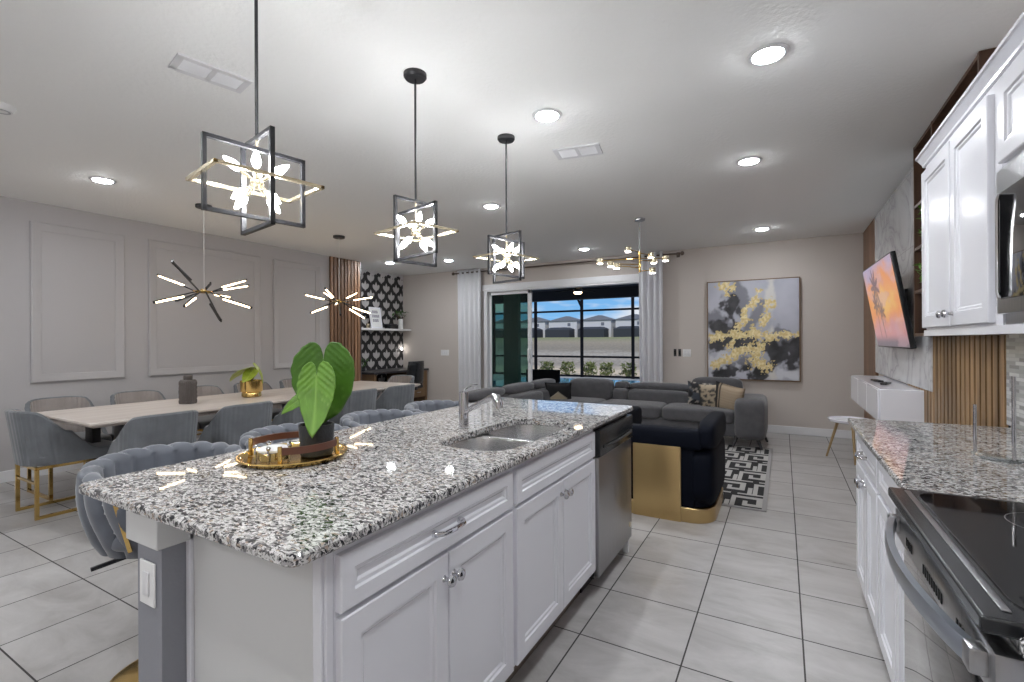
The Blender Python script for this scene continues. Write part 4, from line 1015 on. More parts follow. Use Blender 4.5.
# tray, box and plant on the island
tx, ty = -1.542, 1.118
tr = thing('serving_tray', 'round polished gold tray with two curved brown handles on the island', 'tray', (tx, ty, CT))
MB().lathe([(0, .004), (.155, .004), (.168, .008), (.178, .018), (.183, .018), (.185, .014), (.173, .002), (.16, 0), (0, 0)], (tx, ty, CT + .0005), 48).build('dish', M_gold, tr)
va = -10
for c0 in (va + 0, va + 180):
    a0, a1 = c0 - 42, c0 + 42; rr = .150
    v = []; K = 20
    for i in range(K + 1):
        a = R(a0 + (a1 - a0) * i / K)
        for r_, z in ((rr, .042), (rr + .006, .042), (rr + .006, .066), (rr, .066)): v.append((tx + r_ * math.cos(a), ty + r_ * math.sin(a), CT + z))
    m = MB(); m.add(v, [(i * 4 + k, i * 4 + (k + 1) % 4, (i + 1) * 4 + (k + 1) % 4, (i + 1) * 4 + k) for i in range(K) for k in range(4)] + [(0, 1, 2, 3), (K * 4, K * 4 + 1, K * 4 + 2, K * 4 + 3)])
    h_ = m.build('handle', M_brownleather, tr)
    for a in (a0, a1):
        x, y = tx + (rr + .003) * math.cos(R(a)), ty + (rr + .003) * math.sin(R(a)); MB().cyl((x, y, CT + .008), (x, y, CT + .070), .008, .007, 12).build('handle_post', M_gold, h_)
bxx, bxy = -1.548, 1.045
cb = thing('trinket_box', 'round silver mirrored box with ball-topped posts on the tray', 'trinket box', (bxx, bxy, CT + .005))
MB().lathe([(0, .004), (.048, .004), (.05, .008), (.05, .034), (0, .034)], (bxx, bxy, CT + .005), 32).build('body', M_chrome, cb)
MB().lathe([(0, .0345), (.052, .0345), (.053, .041), (.045, .045), (0, .046)], (bxx, bxy, CT + .005), 32).build('lid', M_plastic, cb)
for k in range(5):
    a = R(72 * k + 20); x, y = bxx + .058 * math.cos(a), bxy + .058 * math.sin(a)
    q = MB().cyl((x, y, CT + .0055), (x, y, CT + .05), .004).build('post', M_chrome, cb); MB().ball((x, y, CT + .056), .008).build('finial', M_chrome, q)
potx, poty = -1.482, 1.168
al = thing('potted_plant', 'alocasia with large green heart leaves in a black pot on the tray', 'potted plant', (potx, poty, CT + .006))
MB().lathe([(0, 0), (.052, 0), (.056, .005), (.061, .108), (.060, .112), (.055, .112), (.052, .095), (0, .092)], (potx, poty, CT + .006), 40).build('pot', M_pot, al)
MB().lathe([(0, .097), (.052, .0955)], (potx, poty, CT + .006), 20).build('soil', M_soil, al)
camR = Vector((math.cos(yaw), math.sin(yaw), 0)); camF = Vector((-math.sin(yaw), math.cos(yaw), 0))
M_leafp = attr_mat('leaf_blade', .38)
HEART = [(0, 1), (10, .84), (22, .68), (40, .54), (60, .46), (85, .40), (110, .36), (135, .33), (155, .29), (168, .20), (174, .10)]
ROUND = [(0, 1), (10, .93), (25, .80), (45, .66), (65, .56), (90, .49), (115, .42), (140, .38), (158, .33), (169, .22), (175, .10)]
SLIM = [(0, 1), (6, .8), (15, .52), (30, .34), (50, .25), (90, .19), (130, .17), (160, .13), (174, .06)]
def leaf(c, down, right, L, shape, base, vein, name, parent, curl=.12, fold=.15, wf=1.0, rip=1.0):
    """blade radiating from the petiole joint c; down = direction of the tip"""
    c = Vector(c); down = Vector(down).normalized(); right = Vector(right); right = (right - down * right.dot(down)).normalized(); nn = right.cross(down)
    def rad(t):
        for (a, x), (b, y) in zip(shape, shape[1:]):
            if t <= b: k = (t - a) / (b - a); return x + (y - x) * k
        return shape[-1][1]
    tm = shape[-1][0]; NA, NR = 72, 16; v = []; cols = []
    for j in range(NR + 1):
        for i in range(NA + 1):
            th = -tm + 2 * tm * i / NA; q = j / NR; r = rad(abs(th)) * q * (1 + .015 * math.sin(i * 1.3))
            x = r * math.sin(R(th)) * wf; y = r * math.cos(R(th))
            ph = (y - abs(x) * .9 + .6) * 9.0; vn = abs((ph % 1) - .5) * 2          # side veins
            vl = max(sstep(.86, 1.0, vn) * .7, sstep(.022, .004, abs(x)) * (y > -.02))
            z = -curl * (max(0, y) ** 2) + abs(x) * fold - (abs(x) ** 2) * fold * 3.2 + rip * .012 * (1 - vn) * min(1, q * 2)
            v.append(c + (right * x + down * y + nn * z) * L); cols.append(mixc(mixc(base, tuple(k * .8 for k in base), .5 + fbm(x, y, 5, 2)), vein, vl))
    f = [(j * (NA + 1) + i, j * (NA + 1) + i + 1, (j + 1) * (NA + 1) + i + 1, (j + 1) * (NA + 1) + i) for j in range(NR) for i in range(NA)]
    m = MB(); m.add(v, f); o = m.build(name, M_leafp, parent, sharp=180); set_cols(o, cols); solid(o, .0014); return o
top = Vector((potx, poty, CT + .11))
def rel(r, u, f_): return Vector((potx, poty, 0)) + camR * r + camF * f_ + Vector((0, 0, CT + u))
# (right offset, height above counter, depth)
G1, G1v, G2, G2v = (.055, .15, .012), (.09, .20, .03), (.12, .27, .022), (.20, .36, .06)
leaf(rel(.006, .345, .05), (0.02, 0, -1), camR, .232, ROUND, G1, G1v, 'leaf', al, curl=.05, fold=.10)
leaf(rel(.016, .292, -.04), tuple(-Vector((0, 0, 1)) - camF * .22 + camR * .06), camR, .215, HEART, G2, G2v, 'leaf', al, curl=.12, fold=.2, wf=.78, rip=1.8)
leaf(rel(-.05, .215, .01), tuple(-camR * 1 - Vector((0, 0, .62)) - camF * .2), tuple(camF * .5 + Vector((0, 0, 1)) - camR * .4), .105, HEART, G2, G2v, 'leaf', al, curl=.25, wf=.6)
for e_, g_ in ((rel(.006, .345, .053), .006), (rel(.016, .292, -.037), .005), (rel(-.05, .215, .012), .004)):
    b0 = Vector((potx, poty, CT + .10)); mid = (b0 + e_) / 2 + camF * .02
    MB().tube([b0, mid, e_], [g_ * 1.4, g_, g_ * .7], 8).build('stem', M_stem, al)
MB().cyl((potx - .004, poty, CT + .10), (potx, poty, CT + .15), .013, .009).build('trunk', M_stem, al)

# ================================================================== BAR STOOLS
def make_stool():
    t = thing('bar_stool', '', 'bar stool', (0, 0, 0), world=False)
    MB().lathe([(0, 0), (.205, 0), (.21, .006), (.19, .014), (.05, .024), (.035, .04), (0, .04)], n=48).build('base', M_gold, t)
    MB().cyl((0, 0, .03), (0, 0, .57), .024, n=20).build('column', M_gold, t)
    MB().tube([(.03, 0, .2), (.16, -.12, .2), (.22, -.08, .2), (.235, 0, .2), (.22, .08, .2), (.16, .12, .2), (.03, 0, .2)], .009, 8).build('footrest', M_gold, t)
    MB().cushion(-.215, .22, -.225, .225, .57, .675, 3.2, 9).build('seat', M_stoolv, t)
    MB().cyl((0, 0, .555), (0, 0, .58), .14, n=24).build('seat_plate', M_gold, t)
    n = 15; A0, A1 = 28, 332     # shell opens towards +x
    def top(a):
        k = abs(a - 180) / 152; return .872 - .065 * k ** 2.4
    def shell(u, v):
        a = A0 + (A1 - A0) * u; ar = R(a)
        z0 = .56; h = top(a) - z0
        ph = u * n
        tw = .55 * sstep(.05, .42, v) + (.75 * sstep(.38, .62, v))
        bulge = abs(math.sin((ph + tw) * PI)) ** .42
        if v < .42:
            s_ = v / .42; r = .222 + .050 * math.sin(s_ * PI * .62) + .032 * (bulge - .6) * min(1, s_ * 4 + .3); z = z0 + h * s_ * .95
        elif v < .60:
            s_ = (v - .42) / .18; r = .247 + .030 * math.cos(s_ * PI) + .012 * (bulge - .6); z = z0 + h * .95 + .022 * math.sin(s_ * PI) + .018 * (bulge - .7)
        else:
            s_ = (v - .60) / .40; r = .217 - .015 * s_ - .014 * (bulge - .6); z = z0 + h * (.95 - s_ * .75)
        return (r * math.cos(ar), r * math.sin(ar), z)
    MB().grid(shell, n * 12 + 1, 44).build('backrest', M_stoolv, t, sharp=75)
    for a in (A0, A1):   # padded arm ends
        ar = R(a); c, s_ = math.cos(ar), math.sin(ar)
        q = MB().cushion(-.030, .030, -.02, .02, .565, .815, 3, 6)
        q.v = [Vector((c * (.238 + p.x) - s_ * p.y, s_ * (.238 + p.x) + c * p.y, p.z)) for p in q.v]; e_ = q.build('arm_end', M_stoolv, t)
    for a in (314, 46):
        ar = R(a); a2 = R(a + (9 if a > 180 else -9)); MB().bar((.282 * math.cos(ar), .282 * math.sin(ar), .80), (.262 * math.cos(a2), .262 * math.sin(a2), .60), .012, .012).build('gold_strip', M_gold, t)
    for k in range(4):
        a = R(45 + 90 * k); MB().bar((.03 * math.cos(a), .03 * math.sin(a), .545), (.18 * math.cos(a), .18 * math.sin(a), .565), .02, .012).build('support', M_black, t)
    MB().bar((.06, -.05, .548), (.07, -.25, .525), .012, .012).build('swivel_lever', M_black, t)
    return t
stool = make_stool()
SLB = ['grey channel-tufted bar stool nearest the camera at the island corner', 'grey tufted bar stool behind the gold tray, second along the island', 'grey tufted bar stool, third along the island, right of the black pot', 'grey tufted bar stool farthest along the island, left of the faucet']
for i, (x, y, a) in enumerate(((-2.15, 1.0, -14), (-2.14, 1.60, 0), (-2.13, 2.2, 3), (-2.13, 2.76, 0))):
    o = stool if i == 0 else copy_tree(stool)
    o.location = (x, y, 0); o.rotation_euler.z = R(a); tag(o, SLB[i], 'bar stool', 'grey bar stools along the island')

# ================================================================== DINING
TX0, TX1, TY0, TY1 = -5.43, -4.29, 1.48, 5.05
dt = thing('dining_table', 'long pale oak dining table on black slab legs', 'dining table', ((TX0 + TX1) / 2, (TY0 + TY1) / 2, 0))
m = MB(); m.prism([(TX0 + .03, TY0 + .03), (TX1 - .03, TY0 + .03), (TX1 - .03, TY1 - .03), (TX0 + .03, TY1 - .03)], .715, .7165); 
v = [(TX0 + .035, TY0 + .035, .715), (TX1 - .035, TY0 + .035, .715), (TX1 - .035, TY1 - .035, .715), (TX0 + .035, TY1 - .035, .715), (TX0, TY0, .738), (TX1, TY0, .738), (TX1, TY1, .738), (TX0, TY1, .738), (TX0, TY0, .755), (TX1, TY0, .755), (TX1, TY1, .755), (TX0, TY1, .755)]
m = MB(); m.add(v, [(3, 2, 1, 0), (8, 9, 10, 11)] + [(j * 4 + i, j * 4 + (i + 1) % 4, (j + 1) * 4 + (i + 1) % 4, (j + 1) * 4 + i) for j in range(2) for i in range(4)])
bevel(m.build('tabletop', M_table, dt), .003)
for y in (1.80, 3.28, 4.75):
    for x in (-5.15, -4.61): MB().box(x - .07, x + .07, y - .03, y + .03, .0, .715, .004).build('leg', M_black, dt)
    MB().box(-5.08, -4.68, y - .03, y + .03, .68, .714).build('crossbar', M_black, dt)

def make_dchair():
    """faces +y; origin on the floor under the seat centre"""
    t = thing('dining_chair', '', 'dining chair', (0, 0, 0), world=False)
    W_, D_ = .245, .25
    def path(u):  # U plan: from front right arm round the back to the front left arm, u in 0..1
        a = R(-200 + 220 * (1 - u)) if False else None
        s_ = u * 2 - 1
        k = abs(s_)
        if k < .62:
            th = s_ / .62 * PI / 2; x = W_ * math.copysign(abs(math.sin(th)) ** .75, s_); y = -D_ * (abs(math.cos(th)) ** .75) + .0
        else:
            x = W_ * math.copysign(1, s_) * (1 + .02 * (k - .62)); y = (k - .62) / .38 * .27
        return x, y
    def hgt(u):
        k = abs(u * 2 - 1)
        if k < .34: return .812 - .012 * (k / .34) ** 3
        s_ = min(1, (k - .34) / .56); return .80 - .33 * (3 * s_ * s_ - 2 * s_ ** 3)
    NU = 61
    def outer(u, v):
        x, y = path(u); z = .40 + (hgt(u) - .40) * v; fl = 1 + .10 * v * (hgt(u) - .40) / .41
        return (x * (1 + .03 * v), y * fl - .03 * v * (1 if y < 0 else .3), z)
    def inner(u, v):
        x, y = path(u); z = .44 + (hgt(u) - .44 + .002) * v; fl = 1 + .10 * v * (hgt(u) - .40) / .41
        th = .045 - .012 * v
        ch = .006 * abs(math.sin(u * 26 * PI)) ** .6
        n_ = Vector((x, y - .05, 0)).normalized()
        return (x * (1 + .03 * v) - n_.x * (th + ch), y * fl - .03 * v * (1 if y < 0 else .3) - n_.y * (th + ch), z)
    def outer_ch(u, v):
        x, y, z = outer(u, v); k = abs(u * 2 - 1)
        if k < .58:
            n_ = Vector((x, y - .05, 0)).normalized(); c_ = -.005 + .005 * abs(math.sin(u * 32 * PI)) ** .5; x += n_.x * c_; y += n_.y * c_
        return (x, y, z)
    NW = 181
    m = MB(); m.grid(outer_ch, NW, 9)
    # rim between outer and inner
    def rim(u, v):
        a = Vector(outer_ch(u, 1)); b = Vector(inner(u, 1)); p = a.lerp(b, v); p.z += .012 * math.sin(v * PI); return p
    m.grid(rim, NW, 5)
    def endcap(s_):
        u = 0 if s_ < 0 else 1
        def fn(a, v): return Vector(outer(u, v)).lerp(Vector(inner(u, v)), a)
        return fn
    for s_ in (-1, 1): m.grid(endcap(s_), 3, 5)
    sh_ = m.build('shell', M_velvet, t, sharp=60)
    m = MB(); m.grid(inner, NW, 9); m.build('inner_back', M_velvetin, t, sharp=75)
    MB().cushion(-.235, .235, -.215, .35, .395, .485, 6, 9).build('seat', M_velvet, t)
    m = MB()
    for a in (-1, 1):
        m.bar((a * .2, -.2, .385), (a * .2, .30, .385), .022)
    m.bar((-.2, -.2, .385), (.2, -.2, .385), .022).bar((-.2, .30, .385), (.2, .30, .385), .022)
    m.build('seat_frame', M_gold, t, flat=True)
    for x in (-.2, .2):
        for y in (-.2, .29): MB().bar((x, y, .374), (x, y, .0), .024).build('leg', M_gold, t, flat=True)
        MB().bar((x, -.188, .012), (x, .278, .012), .022).build('runner', M_gold, t, flat=True)
    MB().bar((-.188, -.2, .27), (.188, -.2, .27), .016).build('stretcher', M_gold, t, flat=True)
    return t
dch = make_dchair(); first = True
ords = ['first', 'second', 'third', 'fourth', 'fifth']
specs = [(-5.09, 1.57, 0, 'grey velvet dining chair at the near left end of the table')]
ysn = (1.80, 2.42, 3.04, 3.66, 4.28)
for i, y in enumerate(ysn): specs.append((-4.13, y, 90, 'grey dining chair with its back to the island, %s from the left' % ords[i]))
for i, y in enumerate(ysn): specs.append((-5.69, y, -90, 'dining chair with inner velvet tinted for warm light, on the panelled wall side, %s from the left' % ords[i]))
specs.append((-4.95, 5.22, 180, 'dining chair at the far end of the table before the desk'))
for (x, y, a, lab) in specs:
    o = dch if first else copy_tree(dch); first = False
    o.location = (x, y, 0); o.rotation_euler.z = R(a); tag(o, lab, 'dining chair', 'dining chairs around the table')
# ribbed jar and gold pot on the table
jr = thing('ribbed_jar', 'grey ribbed lidded jar standing on the dining table', 'jar', (-4.90, 2.43, .755))
pr = [(0, 0), (.082, 0)]
v_ = MB()
def jar(u, v):
    a = 2 * PI * u; r = .068 + .006 * abs(math.sin(a * 14)); r = r - .004 * (abs(math.sin(v * PI * 5)) < .18); return (-4.90 + r * math.cos(a), 2.43 + r * math.sin(a), .755 + .21 * v)
v_.grid(jar, 140, 21, True); v_.lathe([(.072, .21), (.06, .225), (0, .225)], (-4.90, 2.43, .755)); v_.lathe([(0, 0), (.070, .0)], (-4.90, 2.43, .755)); 
M_jar = mat('grey_glass_ribbed', (.13, .115, .11), .2, metal=.4)
v_.build('jar_body', M_jar, jr); MB().lathe([(.0, .226), (.036, .226), (.038, .24), (.038, .262), (.034, .267), (0, .267)], (-4.90, 2.43, .755)).build('lid', M_jar, jr)
gx, gy = -4.88, 3.04
gp = thing('potted_plant', 'lime leaved plant in a shiny gold pot on the dining table', 'potted plant', (gx, gy, .755))
MB().lathe([(0, 0), (.08, 0), (.095, .01), (.092, .045), (.09, .05), (.105, .06), (.11, .17), (.105, .175), (.098, .17), (.095, .15), (0, .145)], (gx, gy, .755), 36).build('pot', M_gold, gp)
MB().lathe([(0, .152), (.096, .150)], (gx, gy, .755), 20).build('soil', M_soil, gp)
def rel2(r, u, f_=0): return Vector((gx, gy, .755)) + camR * r + camF * f_ + Vector((0, 0, u))
for (st_, tip, w) in (((-.02, .30, 0), (-.26, .24, .02), .13), ((.05, .32, 0), (.16, .17, .03), .09), ((.01, .27, -.02), (.0, .13, -.12), .12)):
    a, b = rel2(*st_), rel2(*tip); dn = (b - a); o = leaf(a, dn, dn.cross(Vector((0, 0, 1))) if abs(dn.normalized().z) < .8 else camR, dn.length, HEART, (.36, .45, .05), (.45, .52, .12), 'leaf', gp, curl=.35, wf=w * 9)
    MB().tube([rel2(0, .15), (rel2(0, .15) + a) / 2 + camR * .01, a], .005, 6).build('stem', M_stem, gp)

# ================================================================== LIVING ROOM
rgx0, rgx1, rgy0, rgy1 = -2.75, -.115, 4.17, 6.62
rug = thing('rug', 'black and white geometric key pattern rug under the armchair and sofa', 'rug', ((rgx0 + rgx1) / 2, (rgy0 + rgy1) / 2, 0))
bevel(MB().box(rgx0, rgx1, rgy0, rgy1, .0005, .010).build('border', M_rugedge, rug), .002)
MB().box(rgx0 + .02, rgx1 - .035, rgy0 + .03, rgy1 - .03, .0102, .0125).build('pile', M_rug, rug, flat=True)

sf = thing('sectional_sofa', 'charcoal fabric L-shaped sectional sofa in front of the sliding door', 'sofa', (-1.9, 6.5, 0))
SY0, SY1 = 6.42, 7.28
# right section base, arm, backs
MB().box(-3.05, -.50, SY0 + .06, SY1, .13, .30, .03).build('base', M_sofa, sf)
MB().box(-3.28, -2.35, 4.55, SY1, .13, .30, .03).build('base', M_sofa, sf)
for a, b in ((-2.30, -1.42), (-1.41, -.52)): MB().cushion(a, b, SY0, SY1 - .24, .28, .46, 7, 10).build('seat_cushion', M_sofa, sf)
MB().cushion(-3.05, -2.31, SY0, SY1 - .24, .28, .46, 7, 10).build('seat_cushion', M_sofa, sf)
for a, b in ((4.58, 5.48), (5.49, 6.41)): MB().cushion(-3.06, -2.32, a, b, .28, .46, 7, 10).build('seat_cushion', M_sofa, sf)
# arm (tapers towards the floor)
am_ = MB().cushion(-.535, -.175, SY0 - .03, SY1 + .02, .10, .615, 6, 12)
am_.build('arm', M_sofa, sf)
MB().cushion(-3.30, -2.34, 4.42, 4.60, .13, .60, 6, 10).build('arm', M_sofa, sf)
for a, b in ((-2.25, -2.03), (-2.02, -1.16), (-1.15, -.55)): MB().cushion(a, b, SY1 - .26, SY1 - .02, .38, .61, 5, 10).build('back_cushion', M_sofa, sf)
for a, b in ((-2.25, -2.03), (-2.02, -1.12), (-1.11, -.55)): MB().cushion(a, b, SY1 - .17, SY1 + .04, .59, .705, 3.2, 8).build('headrest', M_sofa, sf)
MB().cushion(-1.14, -.48, SY1 - .12, SY1 + .06, .56, .81, 4, 8).build('headrest', M_sofa, sf)
MB().box(-3.05, -.55, SY1 - .06, SY1 + .04, .13, .62, .03).build('back_frame', M_sofa, sf)
MB().box(-3.33, -3.22, 4.55, SY1, .13, .62, .03).build('back_frame', M_sofa, sf)
MB().cushion(-2.95, -2.26, SY1 - .30, SY1 - .02, .40, .74, 5, 8).build('back_cushion', M_sofa, sf)
for a, b in ((4.6, 5.5), (5.51, 6.35), (6.36, 7.1)):
    MB().cushion(-3.27, -3.03, a, b, .38, .61, 5, 8).build('back_cushion', M_sofa, sf); MB().cushion(-3.36, -3.16, a, b, .60, .735, 3, 8).build('headrest', M_sofa, sf)
for (x, y, fx_, fy_) in ((-.28, 6.50, .06, -.05), (-.25, 7.05, .07, .0), (-.5, 6.48, -.04, -.05), (-2.3, 6.5, 0, -.05), (-3.2, 4.6, -.04, -.05), (-2.45, 4.6, .04, -.05), (-3.2, 7.2, 0, .04)):
    MB().cyl((x, y, .15), (x + fx_, y + fy_, .0135 if x < -.4 and y > 6 and y < 6.6 else .0), .026, .012, 10).build('leg', M_black, sf)
def pillow(name, label, c, w, h, th, T, colmat, colfn=None, n=22):
    o = thing(name, label, 'pillow', c, world=False); o.matrix_world = Matrix.Translation(c) @ T
    v = []; cols = []
    for side in (-1, 1):
        for j in range(n + 1):
            for i in range(n + 1):
                a = i / n * 2 - 1; b = j / n * 2 - 1
                pin = 1 - .10 * (abs(a) * abs(b)) ** 0 * (1 - (1 - abs(a) ** 2.5) * 1.0) * (1 - abs(b)) if False else 1
                k = (1 - abs(a) ** 3.2) ** .5 * (1 - abs(b) ** 3.2) ** .5
                sx = 1 - .07 * (1 - b * b); sz = 1 - .07 * (1 - a * a)
                v.append((a * w / 2 * sx, side * th / 2 * k, b * h / 2 * sz)); cols.append(colfn((a + 1) / 2, (b + 1) / 2) if colfn else None)
    k = (n + 1) ** 2; f = []
    for j in range(n):
        for i in range(n):
            q = j * (n + 1) + i; f.append((q, q + 1, q + n + 2, q + n + 1)); f.append((k + q, k + q + n + 1, k + q + n + 2, k + q + 1))
    for i in range(n):
        for (p, q) in ((i, i + 1), ((n) * (n + 1) + i + 1, n * (n + 1) + i), ((i + 1) * (n + 1), i * (n + 1)), (i * (n + 1) + n, (i + 1) * (n + 1) + n)): f.append((p, k + p, k + q, q))
    m = MB(); m.add(v, f); ob = m.build('cover', colmat, o, sharp=180)
    if colfn: set_cols(ob, cols)
    return o
def Rt(rz, rx, ry=0): return Matrix.Rotation(R(rz), 4, 'Z') @ Matrix.Rotation(R(rx), 4, 'X') @ Matrix.Rotation(R(ry), 4, 'Y')
def pr1(u, v): return mixc((.02, .02, .024), (.40, .36, .32), sstep(.0, .25, fbm(u, v, 6, 3))) if fbm(u, v, 3, 1) < .1 else (.07, .08, .10)
def pr2(u, v): return mixc((.45, .37, .27), (.05, .05, .05), sstep(.05, .22, fbm(u, v * 1.4, 4, 6))) if u > .08 else (.03, .03, .03)
def pr3(u, v): return (.02, .02, .022) if u < .17 or (.20 < u < .23) else mixc((.45, .36, .26), (.40, .31, .22), .5 + .5 * math.sin(v * 60))
def pr4(u, v): return (.46, .39, .28) if v < .62 - abs(u - .5) * 1.1 else ((.55, .5, .4) if v < .67 - abs(u - .5) * 1.1 else (.012, .012, .014))
pillow('throw_pillow', 'dark patterned throw pillow at the left of the right-hand group', (-.96, 6.86, .585), .36, .38, .13, Rt(0, 14, 4), M_pilprint, pr1)
pillow('throw_pillow', 'beige and black printed throw pillow in the middle of the group', (-.79, 6.76, .575), .38, .38, .13, Rt(0, 16, -3), M_pilprint, pr2)
pillow('throw_pillow', 'beige throw pillow with a black band leaning on the sofa arm', (-.60, 6.67, .585), .38, .38, .15, Rt(-22, 14, 12), M_pilprint, pr3)
pillow('throw_pillow', 'black throw pillow with a beige triangle in the sofa corner', (-2.93, 6.58, .555), .40, .34, .14, Rt(20, 22, 0), M_pilprint, pr4)

# navy armchair (back towards the camera)
ac = thing('armchair', 'low navy velvet armchair with brushed gold back panel and plinth', 'armchair', (-.83, 4.07, 0))
AX0, AX1, AY0, AY1 = -1.26, -.415, 3.64, 4.48
MB().prism(round_rect(AX0 + .02, AX1 - .02, AY0 + .02, AY1 - .02, .17, 8), .0, .105, .004).build('plinth', M_brush, ac)
MB().prism(round_rect(AX0 + .035, AX1 - .035, AY0 + .035, AY1 - .03, .16, 8), .106, .40, .012).build('body', M_navy, ac)
for a, b in ((AX0 + .005, AX0 + .20), (AX1 - .20, AX1 - .005)): MB().cushion(a, b, AY0 + .015, AY1 - .01, .115, .555, 5, 9).build('side_panel', M_navy, ac)
for a, b in ((AX0, AX0 + .135), (AX1 - .135, AX1)): MB().cushion(a, b, AY0 - .005, AY1, .53, .735, 4.5, 10).build('arm', M_navy, ac)
MB().box(AX0 + .09, AX1 - .09, AY0 + .005, AY0 + .15, .53, .675, .03, 3).build('backrest', M_navy, ac)
MB().box(AX0 + .15, AX1 - .15, AY0 + .03, AY0 + .15, .106, .55, .01, 2).build('back_lining', M_navy, ac)
MB().box(-1.005, -.655, AY0 + .008, AY0 + .03, .0, .60, .002).build('back_panel', M_brush, ac)
MB().cushion(AX0 + .15, AX1 - .15, AY0 + .14, AY1 - .01, .34, .49, 6, 9).build('seat_cushion', M_navy, ac)

# ================================================================== LIGHT FIXTURES
DL = [(-.058, 2.68, 'recessed downlight nearest the upper right of the view'), (-1.275, 2.71, 'recessed downlight right of the middle kitchen pendant'), (-.227, 4.2, 'recessed downlight over the aisle, second in the right row'),
      (-.226, 6.86, 'recessed downlight over the painting end, last in the right row'), (-5.106, 1.86, 'recessed downlight over the left end of the dining table'), (-2.642, 4.24, 'recessed downlight left of the third kitchen pendant'),
      (-6.10, 6.36, 'recessed downlight near the patterned wallpaper alcove'), (-2.653, 6.95, 'recessed downlight in front of the sliding door'), (-5.05, 6.7, 'recessed downlight before the left curtain')]
hidden = [(-.06, .55), (-1.275, .0), (-.06, -1.6), (-2.64, -1.4), (-5.1, -.9), (-5.1, -2.4), (-2.64, -2.6), (-1.275, -2.4), (-3.9, .2)]  # out-of-view downlights added to brighten the room
def make_dl():
    t = thing('downlight', '', 'recessed light', (0, 0, 0), world=False)
    MB().lathe([(.068, -.004), (.072, -.010), (.090, -.006), (.094, -.0005), (.068, -.0005)], n=32).build('trim_ring', M_trim, t)
    MB().lathe([(0, -.022), (.02, -.0215), (.04, -.018), (.056, -.012), (.066, -.005), (.068, -.001), (0, -.001)], n=32).build('lens', M_lens, t)
    return t
dl = make_dl()
for i, (x, y, lab) in enumerate(DL):
    o = dl if i == 0 else copy_tree(dl); o.location = (x, y, CEIL); tag(o, lab, 'recessed light', 'recessed ceiling lights')
for i, (x, y) in enumerate(hidden):
    o = copy_tree(dl); o.location = (x, y, CEIL); tag(o, 'unseen recessed downlight added to brighten the room', 'recessed light', 'added recessed lights out of view')

def vent(x, y, w, d_, rz, label):
    t = thing('ceiling_vent', label, 'air vent', (x, y, CEIL), world=False, rz=R(rz))
    m = MB(); m.box(-w / 2, w / 2, -d_ / 2, d_ / 2, -.004, -.0005); m.build('backing', M_rubber, t)  # dark sheet paints the shade seen between the louvres
    m = MB().box(-w / 2 - .02, w / 2 + .02, -d_ / 2 - .02, -d_ / 2 + .012, -.010, -.0005).box(-w / 2 - .02, w / 2 + .02, d_ / 2 - .012, d_ / 2 + .02, -.010, -.0005).box(-w / 2 - .02, -w / 2 + .012, -d_ / 2, d_ / 2, -.010, -.0005).box(w / 2 - .012, w / 2 + .02, -d_ / 2, d_ / 2, -.010, -.0005).box(-.012, .012, -d_ / 2, d_ / 2, -.010, -.001)
    m.build('frame', M_trim, t, flat=True)
    m = MB(); k = 6
    for i in range(k):
        yy = -d_ / 2 + .02 + (d_ - .04) * i / (k - 1)
        for a, b in ((-w / 2 + .012, -.012), (.012, w / 2 - .012)): m.add([(a, yy - .004, -.004), (b, yy - .004, -.004), (b, yy + .003, -.012), (a, yy + .003, -.012), (a, yy - .003, -.0035), (b, yy - .003, -.0035), (b, yy + .004, -.0115), (a, yy + .004, -.0115)], [(0, 1, 2, 3), (7, 6, 5, 4), (0, 4, 5, 1), (2, 6, 7, 3), (1, 5, 6, 2), (3, 7, 4, 0)])
    m.build('louvres', M_trim, t, flat=True)
vent(-2.60, 1.41, .30, .14, 78, 'white ceiling air vent left of the nearest pendant rod')
vent(-1.32, 3.34, .30, .16, 10, 'white ceiling air vent in the middle between the pendants and downlights')
sm = thing('smoke_detector', 'white smoke detector at the left edge of the ceiling', 'smoke detector', (-4.02, .98, CEIL))
MB().lathe([(0, -.035), (.05, -.034), (.06, -.02), (.065, -.0005), (0, -.0005)], (-4.02, .98, CEIL)).build('detector_body', M_plastic, sm); MB().lathe([(.03, -.0352), (.04, -.0352), (.04, -.037), (.03, -.037)], (-4.02, .98, CEIL)).build('sensor_ring', M_cabgap, sm)

